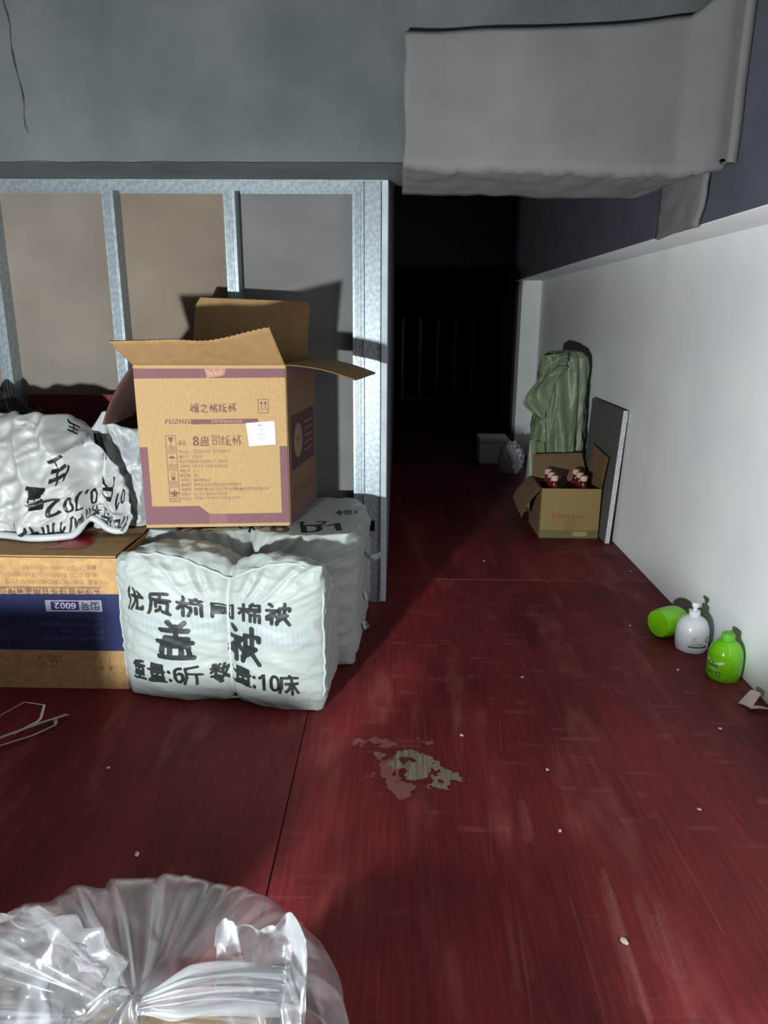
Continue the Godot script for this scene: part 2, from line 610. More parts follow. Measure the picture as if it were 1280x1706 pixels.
func build_room() -> void:
	# floor: sheets of red film-faced plywood with open joints
	var fl := structure("floor", "floor of dark red film-faced plywood sheets, scuffed and peeling")
	lay(fl, "subfloor", Vector3(-5.2, -0.12, -10.6), Vector3(2.75, -0.02, 6.2), mat(c8(40, 30, 28), 0.95))
	var o := Vector2(-0.247, -2.9)
	var s := Vector2(1.36, 2.9)
	var im := floor_image(900, 1800, o.x, o.y, s.x, s.y, true)
	for st in [[0.419, -1.229, 0.403, -0.9, 0.02, 0.30], [0.5, -1.2, 0.48, -0.93, 0.02, 0.26], [0.19, -1.98, 0.172, -1.62, 0.016, 0.3], [0.30, -1.44, 0.29, -1.27, 0.012, 0.22], [0.62, -1.9, 0.6, -1.2, 0.05, 0.1], [-0.1, -1.35, -0.1, -1.0, 0.06, 0.08], [0.8, -2.2, 0.78, -1.6, 0.06, 0.1], [0.25, -1.2, 0.24, -0.9, 0.03, 0.14]]:
		pale_streak(im, o, s, Vector2(st[0], st[1]), Vector2(st[2], st[3]), st[4], st[5])
	for k in 100:   # short scuffs across the grain
		var p := Vector2(rng.randf_range(-0.2, 0.9), rng.randf_range(-2.75, -1.3))
		pale_streak(im, o, s, p, p + Vector2(rng.randf_range(0.02, 0.11), rng.randf_range(-0.006, 0.006)), 0.006, 0.09)
	for k in 40:   # long fine scratches
		var p := Vector2(rng.randf_range(-0.2, 1.0), rng.randf_range(-2.6, -0.9))
		var sc := Vector2(im.get_width(), im.get_height()) / s
		draw_seg(im, (p - o) * sc, (p + Vector2(rng.randf_range(-0.02, 0.02), rng.randf_range(0.08, 0.35)) - o) * sc, 1.2, Color(0.72, 0.45, 0.40, rng.randf_range(0.15, 0.4)), 0.2)
	var fm := textured(im, 0.55, 0.0, 0.28)
	var plain := floor_image(512, 768, -2.3, -6.0, 2.0, 3.2, false)
	var fp := textured(plain, 0.55, 0.0, 0.28)
	var plain2 := floor_image(512, 512, -0.2, -5.6, 2.0, 2.0, false)
	var sc2 := Vector2(512.0 / 1.36, 512.0 / 2.44)   # pale stencil mark by the wall: a long frame of slots
	var so := Vector2(-0.247, -5.345)
	for r in [[0.80, -3.385, 1.09, -3.385], [0.80, -3.285, 1.09, -3.285], [0.80, -3.385, 0.80, -3.285], [1.09, -3.385, 1.09, -3.285]]:
		draw_seg(plain2, (Vector2(r[0], r[1]) - so) * sc2, (Vector2(r[2], r[3]) - so) * sc2, 1.6, Color(0.60, 0.44, 0.38, 0.7))
	for k in 9:
		for y in [-3.35, -3.315]:
			draw_seg(plain2, (Vector2(0.825 + 0.029 * k, y) - so) * sc2, (Vector2(0.84 + 0.029 * k, y) - so) * sc2, 3.0, Color(0.55, 0.40, 0.35, 0.7))
	var fq := textured(plain2, 0.55, 0.0, 0.28)
	var sheets := [[-0.247, -2.9, 1.113, 0.0, fm], [-1.607, -2.44, -0.2505, 0.0, fp], [-2.4, -2.44, -1.613, 0.0, fp], [-0.247, -5.345, 1.113, -2.905, fq], [-1.607, -4.885, -0.2505, -2.445, fp],
		[-2.4, -4.885, -1.613, -2.445, fp], [-0.247, -7.79, 1.113, -5.35, fp], [-0.247, -10.4, 1.113, -7.795, fp], [1.118, -10.4, 2.6, -5.35, fp], [-0.247, 0.005, 1.113, 1.5, fp], [-2.4, 0.005, -0.2505, 1.5, fp]]
	for q in sheets:
		var a := Vector3(q[0], 0, q[1])
		var b := Vector3(q[2], 0, q[3])
		var m := sheet(1, 1, func(u: float, v: float): return Vector3(lerpf(a.x, b.x, u), -0.009, lerpf(a.z, b.z, v)), 0.018, true)
		part("plywood_sheet", m, [q[4], M.ply_edge], fl)

	# right wall: white below, a beam with a white soffit above, a flush return further in
	var wr := structure("wall_right", "smooth white painted wall along the passage")
	lay(wr, "wall_face", Vector3(1.103, 0, -5.79), Vector3(1.25, 1.39, 6.0), M.white_wall, 0.001)
	lay(wr, "pilaster", Vector3(0.955, 0, -5.96), Vector3(1.25, 1.378, -5.79), M.white_wall, 0.002)
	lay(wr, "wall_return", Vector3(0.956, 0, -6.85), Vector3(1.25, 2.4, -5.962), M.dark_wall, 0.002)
	var b1 := structure("trim_1", "dark painted beam running along the top of the white wall")
	lay(b1, "beam", Vector3(0.917, 1.378, -5.96), Vector3(1.25, 2.4, 6.0), M.beam_paint, 0.004)
	lay(b1, "soffit", Vector3(0.921, 1.3735, -5.95), Vector3(1.102, 1.377, 6.0), M.white_wall, 0.0005)

	# the concrete lintel across the passage
	var li := structure("trim_2", "grey concrete beam across the loft above the metal partition")
	part("beam", sheet(64, 12, func(u: float, v: float):
		var p := Vector3(lerpf(-5.0, 0.93, u), lerpf(2.42, 1.549, v), -2.35)
		p.z += 0.006 * ns.get_noise_2d(p.x * 1.7, p.y * 1.7)
		if v > 0.99:
			p.y += 0.004 * ns.get_noise_2d(p.x * 9.0, 3.0)
		return p, 0.02), M.concrete, li)
	lay(li, "beam_core", Vector3(-5.0, 1.551, -2.77), Vector3(0.93, 2.42, -2.362), M.concrete, 0.006)
	part("crack", sheet(1, 26, func(u: float, v: float):
		var y := lerpf(2.3, 1.62, v)
		return Vector3(-1.165 + 0.045 * v + 0.008 * ns.get_noise_2d(y * 9.0, 1.0) + (u - 0.5) * maxf(0.001, 0.006 * (1.0 - v) + 0.006 * ns.get_noise_2d(y * 20.0, 7.0)), y, -2.3315), 0.0006), mat(c8(52, 54, 54), 1.0), li)
	# lighter coat of render, wrapped round the beam's right end and turned into the corner
	var pl := part("render_patch", sheet(70, 40, func(u: float, v: float):
		var x := lerpf(0.010, 1.05, u)
		var top := 1.878 + 0.035 * minf(u / 0.78, 1.0) + 0.008 * ns.get_noise_2d(x * 3.0, 5.0) + 0.13 * smoothstep(0.76, 1.0, u)
		var y := lerpf(top, 1.534 - 0.024 * u, minf(v / 0.72, 1.0))
		var p := Vector3(x + 0.004 * ns.get_noise_2d(y * 9.0, 2.0), y, -2.315)
		var k := smoothstep(0.78, 0.90, u)
		if u > 0.76:   # comes forward along the side beam in a soft curve
			var sw := (u - 0.76) / 0.24
			p.x = lerpf(0.8004, 0.902, smoothstep(-0.15, 0.75, sw))
			p.z = -2.315 + 0.185 * pow(sw, 1.6)
		if v > 0.72:   # wraps under
			var w := (v - 0.72) / 0.28
			p.y = 1.534 - 0.024 * u + 0.006 * sin(w * PI) + 0.006 * ns.get_noise_2d(x * 8.0, w * 3.0) + 0.012 * k * w
			p.z -= w * lerpf(0.44, 0.05, k)
		p.z += 0.004 * ns.get_noise_2d(x * 4.0, y * 4.0)
		p.y += 0.006 * smoothstep(0.66, 0.72, v) * ns.get_noise_2d(x * 22.0, 4.0) * (1.0 - smoothstep(0.76, 0.9, v))
		return p, 0.022), M.plaster, li)
	pl.set_meta("label", "paler grey render patch on the beam")
	part("render_flap", sheet(14, 10, func(u: float, v: float):
		var p := Vector3(0.906 + 0.005 * ns.get_noise_2d(u * 3.0, v * 3.0), lerpf(1.545, 1.366 + 0.006 * sin(u * 3.0), v), lerpf(-2.68, -2.31 - 0.04 * v + 0.03 * sin(v * 3.0), u))
		return p, 0.016), M.plaster, li)

	# the rest of the shell
	var raw := tri(mat(c8(92, 92, 92), 0.95), Vector3.ONE * 0.5)
	raw.albedo_texture = M.concrete.albedo_texture
	var wl := structure("wall_left", "bare concrete side wall of the loft")
	lay(wl, "wall_face", Vector3(-5.2, 0, -2.8), Vector3(-5.0, 2.4, 6.0), raw)
	var wb := structure("wall_rear", "bare concrete end wall of the loft")
	lay(wb, "wall_face", Vector3(-5.2, 0, 6.0), Vector3(1.25, 2.4, 6.2), raw)
	var ce := structure("ceiling", "bare concrete ceiling of the loft")
	lay(ce, "slab", Vector3(-5.2, 2.4, -10.6), Vector3(2.75, 2.55, 6.2), raw)

func channel(profile: Array, y0: float, y1: float, thick := 0.0012) -> ArrayMesh:
	var n := profile.size() - 1
	return sheet(n, 1, func(u: float, v: float):
		var p: Vector2 = profile[int(round(u * n))]
		return Vector3(p.x, lerpf(y1, y0, v), p.y), thick, true)

func build_partition() -> void:
	var w := structure("wall_back", "unfinished partition of galvanised steel studs with bare gypsum boards behind")
	# boards on the far side of the studs
	var tones := [c8(140, 131, 119), c8(140, 131, 119), c8(138, 126, 112), c8(119, 120, 119)]
	var xs := [-5.0, -1.46, -1.02, -0.59, -0.06]
	for k in 4:
		var m := tri(mat(tones[k], 0.9), Vector3.ONE * 0.8)
		m.albedo_texture = noise_tex(0.012, 4, Color(0.88, 0.88, 0.87), Color(1, 1, 1), 256, 20 + k)
		lay(w, "gypsum_board", Vector3(xs[k] + 0.001, 0.01, -2.725), Vector3(xs[k + 1] - 0.001, 1.545, -2.709), m, 0.001)
	# studs: ribbed flange to the room, web on the right
	var rib := [Vector2(0.0, -0.008), Vector2(0.0, 0.0), Vector2(0.009, 0.0), Vector2(0.011, 0.0018), Vector2(0.015, 0.0018), Vector2(0.017, 0.0), Vector2(0.021, 0.0), Vector2(0.023, 0.0018), Vector2(0.027, 0.0018), Vector2(0.029, 0.0), Vector2(0.040, 0.0), Vector2(0.0402, -0.03), Vector2(0.040, -0.066), Vector2(0.0, -0.066), Vector2(0.0, -0.058)]
	for x in [-4.035, -3.61, -3.185, -2.76, -2.335, -1.905, -1.468, -1.035, -0.612]:
		part("stud", channel(rib, 0.012, 1.535), M.steel, w, Vector3(x, 0, -2.64))
	# tracks top and bottom
	var trk := [Vector2(-0.035, -0.002), Vector2(0.0, -0.002), Vector2(0.0, -0.07), Vector2(-0.035, -0.07)]
	for e in [[1.549, 1.0, "top_track"], [0.002, -1.0, "bottom_track"]]:
		part(e[2], sheet(3, 24, func(u: float, v: float):
			var p: Vector2 = trk[int(round(u * 3))]
			var x: float = lerpf(-5.0, -0.055, v)
			return Vector3(x, e[0] + e[1] * (p.x + (0.0015 * ns.get_noise_2d(x * 14.0, 2.0) if int(round(u * 3)) == 0 else 0.0)), -2.635 + p.y), 0.0012, true), M.steel, w)
	# doubled post at the free end
	part("end_stud", channel(rib, 0.002, 1.53), M.steel, w, Vector3(-0.165, 0, -2.638))
	var web := CSGCombiner3D.new()
	web.name = "end_post"
	web.material_override = M.steel
	w.add_child(web, true)
	for q in [[Vector3(-0.096, 0.772, -2.6375), Vector3(0.058, 1.54, 0.0015), 0], [Vector3(-0.1258, 0.772, -2.632), Vector3(0.0015, 1.54, 0.012), 0], [Vector3(-0.0668, 0.772, -2.632), Vector3(0.0015, 1.54, 0.012), 0],
		[Vector3(-0.0955, 1.40, -2.6365), Vector3(0.056, 0.29, 0.0016), 0], [Vector3(-0.098, 0.317, -2.6375), Vector3(0.026, 0.043, 0.05), 2]]:
		var bx := CSGBox3D.new()
		bx.name = "cut" if q[2] == 2 else "plate"
		bx.position = q[0]
		bx.size = q[1]
		bx.operation = q[2]
		web.add_child(bx, true)
	part("punched_tab", panel(Vector3(-0.113, 0.337, -2.640), Vector3(-0.106, 0.337, -2.662), Vector3(-0.106, 0.297, -2.662), Vector3(-0.113, 0.297, -2.640), 0.0012), M.steel, w)
	# board on the passage side, its pale edge to the room
	var edge := tri(mat(c8(190, 200, 206), 0.85), Vector3.ONE * 2.0)
	edge.albedo_texture = M.plaster.albedo_texture
	lay(w, "edge_board", Vector3(-0.063, 0.004, -2.72), Vector3(-0.041, 1.549, -2.632), edge, 0.002)
	for y in [0.32, 0.62, 0.78, 1.02, 1.27]:
		part("screw", lathe([Vector2(0, 0.001), Vector2(0.003, 0.0005), Vector2(0.0035, -0.001), Vector2(0, -0.001)], 10), M.black_plastic, w, Vector3(-0.0405, y, -2.665)).rotation = Vector3(0, 0, -PI / 2)
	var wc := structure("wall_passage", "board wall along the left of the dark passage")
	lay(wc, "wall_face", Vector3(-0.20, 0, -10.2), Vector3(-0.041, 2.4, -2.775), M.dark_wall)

func build_far_end() -> void:
	var li := structure("trim_3", "second concrete beam far down the dark passage")
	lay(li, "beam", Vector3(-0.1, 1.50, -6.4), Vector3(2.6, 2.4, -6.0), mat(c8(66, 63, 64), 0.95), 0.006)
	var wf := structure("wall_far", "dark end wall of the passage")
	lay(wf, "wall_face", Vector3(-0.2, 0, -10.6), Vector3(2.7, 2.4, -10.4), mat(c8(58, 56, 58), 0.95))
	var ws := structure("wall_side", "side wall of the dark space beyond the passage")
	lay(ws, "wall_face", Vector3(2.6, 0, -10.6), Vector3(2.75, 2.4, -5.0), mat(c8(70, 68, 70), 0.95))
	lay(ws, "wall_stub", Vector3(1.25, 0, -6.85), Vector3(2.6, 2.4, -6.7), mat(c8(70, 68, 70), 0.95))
	var fr := thing("stud_frame", "low row of bare steel uprights standing far back in the dark passage", "metal frame", Vector3(0, 0, -9.87))
	for x in [0.056, 0.292, 0.529, 0.765, 1.001]:
		part("upright", block(Vector3(0.036, 1.06, 0.05), 0.004), M.steel, fr, Vector3(x, 0.55, 0))
	part("base_rail", block(Vector3(1.04, 0.03, 0.055), 0.004), M.steel, fr, Vector3(0.52, 0.015, 0))
	# pale foam box and plastic lump on the passage floor
	var fb := thing("foam_box", "pale lidded foam box on the floor deep in the passage", "box", Vector3(0.74, 0, -5.52))
	part("body", block(Vector3(0.22, 0.17, 0.22), 0.01), mat(c8(214, 208, 208), 0.9), fb, Vector3(0, 0.085, 0))
	part("lid", block(Vector3(0.235, 0.035, 0.235), 0.008), mat(c8(220, 214, 214), 0.9), fb, Vector3(0.0, 0.188, 0))
	var bundle_film := bag_film(0.7, 0.24)
	bundle_film.albedo_color = Color(0.9, 0.9, 0.92, 0.7)
	var cb := part("plastic_bundle", lump(Vector3(0.085, 0.11, 0.09), 0.28, 1.5, 3.0), bundle_film, self, Vector3(0.83, 0.106, -5.12))
	tag(cb, "crumpled clear plastic bundle on the floor behind the green woven sack", "plastic bag")

func bag_film(alpha: float, rough: float) -> StandardMaterial3D:
	var m := mat(Color(0.52, 0.54, 0.55, alpha), rough, 0.0, 0.5)
	m.transparency = BaseMaterial3D.TRANSPARENCY_ALPHA
	m.cull_mode = BaseMaterial3D.CULL_DISABLED
	return m

func build_left_carton() -> void:
	var o := thing("shipping_carton", "cardboard carton with wide navy band and upside-down print, under the crumpled white sacks", "carton", Vector3(-0.808, 0, -1.93))
	var W := 0.72
	var D := 0.44
	var H := 0.42
	var im := canvas(1080, 630, c8(164, 130, 86))
	draw_poly(im, PackedVector2Array([Vector2(0, 176), Vector2(1080, 166), Vector2(1080, 440), Vector2(0, 440)]), c8(36, 42, 78))
	var ink := c8(120, 92, 66)
	# the box stands on its head: every line of print is turned half round
	write_cjk(im, "网址", Vector2(985, 52), Vector2(21, 21), 23, 2.4, ink, PI)
	write_latin(im, ": http://www.wjlrs.com", Vector2(935, 32), 20, ink, PI, 1.0, false)
	write_cjk(im, "电话", Vector2(985, 88), Vector2(21, 21), 23, 2.4, ink, PI)
	write_latin(im, ": 0731-84591935   Fax: 4016368", Vector2(935, 68), 20, ink, PI, 1.0, false)
	write_cjk(im, "地址", Vector2(985, 122), Vector2(21, 21), 23, 2.4, ink, PI)
	fine_print(im, Vector2(925, 122), 15, 21, ink, PI)
	write_cjk(im, "长沙市旺佳乐日用品有限公司", Vector2(992, 168), Vector2(28, 24), 38, 3.4, c8(84, 66, 62), PI)
	draw_seg(im, Vector2(992, 136), Vector2(500, 139), 7, Color(0.42, 0.34, 0.28, 0.8))
	draw_poly(im, PackedVector2Array([Vector2(740, 198), Vector2(992, 196), Vector2(992, 250), Vector2(740, 252)]), c8(158, 160, 170))
	draw_poly(im, PackedVector2Array([Vector2(764, 204), Vector2(890, 203), Vector2(890, 244), Vector2(764, 245)]), c8(40, 44, 96))
	write_cjk(im, "型号", Vector2(980, 240), Vector2(36, 34), 42, 4.5, c8(52, 54, 74), PI)
	write_latin(im, "6002", Vector2(876, 209), 28, c8(190, 192, 204), PI, 1.15)
	for k in 4:
		fine_print(im, Vector2(990, 290 + 34 * k), 8 + k % 2 * 4, 22, c8(66, 70, 104), PI)
		fine_print(im, Vector2(560, 290 + 34 * k), 6, 22, c8(56, 60, 94), PI)
	draw_seg(im, Vector2(250, 205), Vector2(420, 195), 12, c8(96, 98, 118))
	for k in 2:
		draw_seg(im, Vector2(962 + 40 * k, 480), Vector2(962 + 40 * k, 540), 5, c8(132, 94, 66))
		draw_poly(im, PackedVector2Array([Vector2(950 + 40 * k, 520), Vector2(974 + 40 * k, 520), Vector2(962 + 40 * k, 545)]), c8(132, 94, 66))
	write_cjk(im, "品名", Vector2(780, 520), Vector2(60, 50), 76, 6, c8(140, 102, 72), PI)
	weather(im, 0.12, 0.02)
	var pm := textured(im, 0.8)
	var side := canvas(64, 400, c8(164, 130, 86))
	side.fill_rect(Rect2i(0, 110, 64, 170), c8(34, 40, 74))
	var sm := textured(side, 0.8)
	var z0 := 0.0
	part("front_panel", panel(Vector3(-W, H, z0), Vector3(0, H, z0), Vector3(0, 0, z0), Vector3(-W, 0, z0), 0.005), [pm, M.cardboard], o)
	part("side_panel", panel(Vector3(0, H, z0 - 0.003), Vector3(0, H, -D), Vector3(0, 0, -D), Vector3(0, 0, z0 - 0.003), 0.005), [sm, M.cardboard], o)
	part("side_panel", panel(Vector3(-W, H, -D), Vector3(-W, H, z0 - 0.003), Vector3(-W, 0, z0 - 0.003), Vector3(-W, 0, -D), 0.005), [sm, M.cardboard], o)
	part("back_panel", panel(Vector3(0, H, -D), Vector3(-W, H, -D), Vector3(-W, 0, -D), Vector3(0, 0, -D), 0.005), M.cardboard, o)
	part("top_flap", sheet(8, 4, func(u: float, v: float): return Vector3(lerpf(-W, -0.004, u), H + 0.004 + 0.004 * sin(v * 3.0) * u, lerpf(0.0, -D * 0.5 + 0.002, v)), -0.005, true), M.cardboard, o)
	part("top_flap", sheet(8, 4, func(u: float, v: float): return Vector3(lerpf(-W, -0.004, u), H + 0.004 + 0.004 * sin(v * 3.0) * u, lerpf(-D * 0.5 - 0.002, -D, v)), -0.005, true), M.cardboard, o)
	var tape := part("red_tape", sheet(10, 6, func(u: float, v: float): return Vector3(-0.24 + 0.11 * u + 0.02 * sin(v * 5.0), H + 0.0105 + 0.004 * sin(u * 3.0) * sin(v * 3.1), lerpf(-0.05, -0.20, v)), -0.0006), mat(c8(138, 34, 30), 0.35), o)
	tape.set_meta("label", "dark red tape across the top flaps")

func rounded(q: Vector3, r: float) -> Vector3:
	var c := q.clamp(Vector3.ONE * -(1.0 - r), Vector3.ONE * (1.0 - r))
	var d := (q - c) / r
	var l := d.length()
	if l > 0.0:
		var mx := maxf(absf(d.x), maxf(absf(d.y), absf(d.z)))
		d *= mx / l
	return c + d * r

func bale_image(front: bool) -> Image:
	var im := canvas(920, 720, c8(152, 160, 156))
	var k := c8(28, 32, 34)
	if front:
		for x in range(30, 890, 22):   # striped quilts that show through the thin bag
			var y0 := 255.0 + 20.0 * sin(x * 0.01)
			draw_seg(im, Vector2(x, y0), Vector2(x + 3, y0 + 95), 9, Color(0.53, 0.59, 0.62, 0.5))
		write_cjk(im, "优质梳网棉被", Vector2(50, 142), Vector2(96, 98), 129, 16.5, k, 0.02, 0.16)
		write_cjk(im, "盖", Vector2(212, 280), Vector2(150, 172), 150, 25, k, 0.02, 0.14)
		write_cjk(im, "被", Vector2(512, 286), Vector2(142, 174), 150, 24, k, 0.02, 0.14)
		write_cjk(im, "重量", Vector2(44, 500), Vector2(80, 88), 100, 14, k, 0.02, 0.12)
		write_latin(im, ":6", Vector2(236, 588), 84, k, 0.02, 0.85)
		write_cjk(im, "斤", Vector2(312, 500), Vector2(78, 92), 100, 14, k, 0.02, 0.12)
		write_cjk(im, "数量", Vector2(428, 500), Vector2(80, 88), 96, 14, k, 0.02, 0.12)
		write_latin(im, ":10", Vector2(612, 592), 84, k, 0.02, 0.85)
		write_cjk(im, "床", Vector2(738, 508), Vector2(80, 88), 100, 14, k, 0.02, 0.12)
	else:
		write_cjk(im, "优", Vector2(150, 570), Vector2(150, 130), 150, 20, k)
		for s in [-1.0, 1.0]:   # leaf-shaped mark
			for a in 12:
				var t0 := a / 12.0 * TAU
				var t1 := (a + 1) / 12.0 * TAU
				draw_seg(im, Vector2(455 + s * (28 + 26 * cos(t0)), 585 + 46 * sin(t0) - 12.0 * cos(t0)), Vector2(455 + s * (28 + 26 * cos(t1)), 585 + 46 * sin(t1) - 12.0 * cos(t1)), 9, k)
		draw_seg(im, Vector2(455, 560), Vector2(455, 660), 8, k)
		write_latin(im, "6", Vector2(548, 668), 130, k, -0.1)
		write_latin(im, "1.2", Vector2(640, 560), 74, k, -0.1)
		write_latin(im, "D1", Vector2(690, 660), 120, k, -0.25)
		write_cjk(im, "棉被", Vector2(780, 300), Vector2(80, 80), 100, 12, k, -0.2)
	return im

func bale_point(q: Vector3, half: Vector3, r: float, cinch: float, bulge: float, sd: float, dip: float) -> Vector3:
	var p := rounded(q, r)
	var x := p.x - cinch
	var g := exp(-pow(x / 0.035, 2.0))
	var wide := exp(-pow(x / 0.28, 2.0))
	var span := (1.0 - cinch) if x > 0.0 else (1.0 + cinch)
	var lobe := sin(PI * clampf(absf(x) / span, 0.0, 1.0))
	var squeeze := 1.0 - 0.07 * g - 0.05 * wide
	var o := Vector3(p.x, p.y * squeeze, p.z * squeeze)
	o.z *= 1.0 + bulge * lobe * (1.0 - 0.8 * p.y * p.y) * smoothstep(-0.6, 0.2, p.z)
	o.y *= 1.0 + bulge * 0.45 * lobe * (1.0 - 0.8 * p.z * p.z)
	var corner := 1.0 + 0.10 * pow(absf(q.x * q.y), 5.0) * smoothstep(-0.6, 0.9, q.z)
	o.x *= corner * (1.0 + 0.02 * (1.0 - p.y * p.y))
	o.y *= corner
	o.y -= 0.20 * exp(-pow(x / 0.42, 2.0)) * smoothstep(0.2, 1.0, p.z) * smoothstep(0.3, 1.0, p.y) * dip
	o.y -= 0.22 * smoothstep(0.0, 1.0, p.y) * smoothstep(0.5, -0.6, p.z) * smoothstep(-0.5, 0.9, p.x) * dip
	o.y -= 0.08 * smoothstep(0.0, 1.0, p.y) * smoothstep(0.6, -0.8, p.z) * dip
	var w := o * half
	var n := p.normalized()
	# creases: slack cloth drawn towards the tie near the top and sides, finer ones across the face
	var top := smoothstep(0.25, 0.95, p.y)
	var fan := atan2(p.y - 0.2, absf(x) + 0.05)
	var a := ridge(Vector3(fan * 2.4 + sd, absf(x) * 0.7, p.z * 0.7), 2.2) * top * 0.009 * smoothstep(0.0, 0.2, absf(x))
	a += ridge(Vector3(w.x * 3.5 + sd, w.y * 15.0 + w.x * 4.0, w.z * 9.0), 1.0) * 0.0042
	a += ridge(Vector3(w.x * 12.0, w.y * 34.0 + sd, w.z * 20.0 + w.x * 9.0), 1.0) * 0.0016
	return w + n * a

func build_bales() -> void:
	# the bale in front
	var bf := thing("quilt_bale", "fat white quilt bale on the floor, black lettering on its front, tied round its middle", "bale", Vector3(-0.490, 0.0, -1.955))
	bf.rotation.y = deg_to_rad(-8.0)
	var h := Vector3(0.302, 0.220, 0.112)
	var cloth := textured(bale_image(true), 0.5, 0.0, 0.4)
	cloth.rim_enabled = true
	cloth.rim = 0.12
	var fp := func(q: Vector3) -> Vector3:
		var p := bale_point(q, h, 0.36, 0.10, 0.26, 2.0, 1.0)
		if p.y < -h.y * 0.96:
			p.y = -h.y * 0.96 + (p.y + h.y * 0.96) * 0.3
		return p
	part("wrapper", cube_mesh(84, fp, func(q: Vector3, face: int): return Vector2((q.x + 1) * 0.5, (1 - q.y) * 0.5) if face == 4 else Vector2(0.004, 0.004)), cloth, bf, Vector3(0, h.y * 0.98, 0))
	# stitched edge round the front face, gathered into ears at the corners
	var pts := []
	for k in 97:
		var t := k / 96.0 * TAU
		var e := Vector2(cos(t), sin(t))
		e /= pow(pow(absf(e.x), 7.0) + pow(absf(e.y), 7.0), 1.0 / 7.0)
		var q: Vector3 = fp.call(Vector3(e.x * 0.985, e.y * 0.985, 0.74))
		var ear := pow(absf(e.x * e.y), 8.0)
		pts.append(q + Vector3(e.x, e.y, 0.3).normalized() * (0.004 + 0.022 * ear + 0.003 * ns.get_noise_1d(k * 0.9)) + Vector3(0, h.y * 0.98, 0))
	for k in pts.size():
		pts[k].y = maxf(pts[k].y, 0.006)
	part("seam", tube(pts, 0.004, 8), M.seam_film, bf)
	var cord := []
	for k in 61:
		var t := k / 60.0 * TAU
		var e := Vector2(cos(t), sin(t))
		e /= maxf(absf(e.x), absf(e.y))
		var q: Vector3 = fp.call(Vector3(0.10, e.y, e.x))
		q.y = maxf(q.y + h.y * 0.98, 0.004)
		cord.append(q)
	part("tie_cord", tube(cord, 0.0042, 8), M.rope, bf)

	# the bale behind, on which the open carton stands
	var bb := thing("quilt_bale", "second white quilt bale behind the lettered one, carrying the open carton on its top", "bale", Vector3(-0.450, 0.0, -2.338))
	bb.rotation.y = deg_to_rad(-4.0)
	var h2 := Vector3(0.335, 0.236, 0.262)
	var cloth2 := textured(bale_image(false), 0.5, 0.0, 0.4)
	var fp2 := func(q: Vector3) -> Vector3:
		var p := bale_point(q, h2, 0.36, 0.02, 0.06, 9.0, 0.0)
		if p.y < -h2.y * 0.97:
			p.y = -h2.y * 0.97 + (p.y + h2.y * 0.97) * 0.3
		if p.y > 0.1:   # pressed flat under the carton
			p.y = minf(p.y, 0.2165 + maxf(0.0, p.x - 0.14) * 0.03)
		return p
	part("wrapper", cube_mesh(72, fp2, func(q: Vector3, face: int): return Vector2((q.x + 1) * 0.5, (q.z + 1) * 0.5) if face == 2 else Vector2(0.004, 0.004)), cloth2, bb, Vector3(0, h2.y * 0.98, 0))
	for d in [[0.345, 0.30, 0.02, 0.075, 0.02, 0.5], [0.345, 0.22, 0.04, 0.03, -0.05, 0.1], [0.35, 0.11, 0.07, 0.035, -0.045, 2.1], [0.345, 0.07, 0.10, 0.03, 0.02, 4.4]]:
		part("loose_tail", sheet(10, 5, func(u: float, v: float): return Vector3(d[0] - 0.02 + d[3] * u, d[1] + d[4] * u + (v - 0.5) * 0.032 * (1.0 - 0.5 * u) + 0.008 * sin(u * 6.0 + d[5]), d[2] + 0.012 * sin(u * 9.0 + v * 3.0 + d[5])), 0.0012), M.white_film, bb)

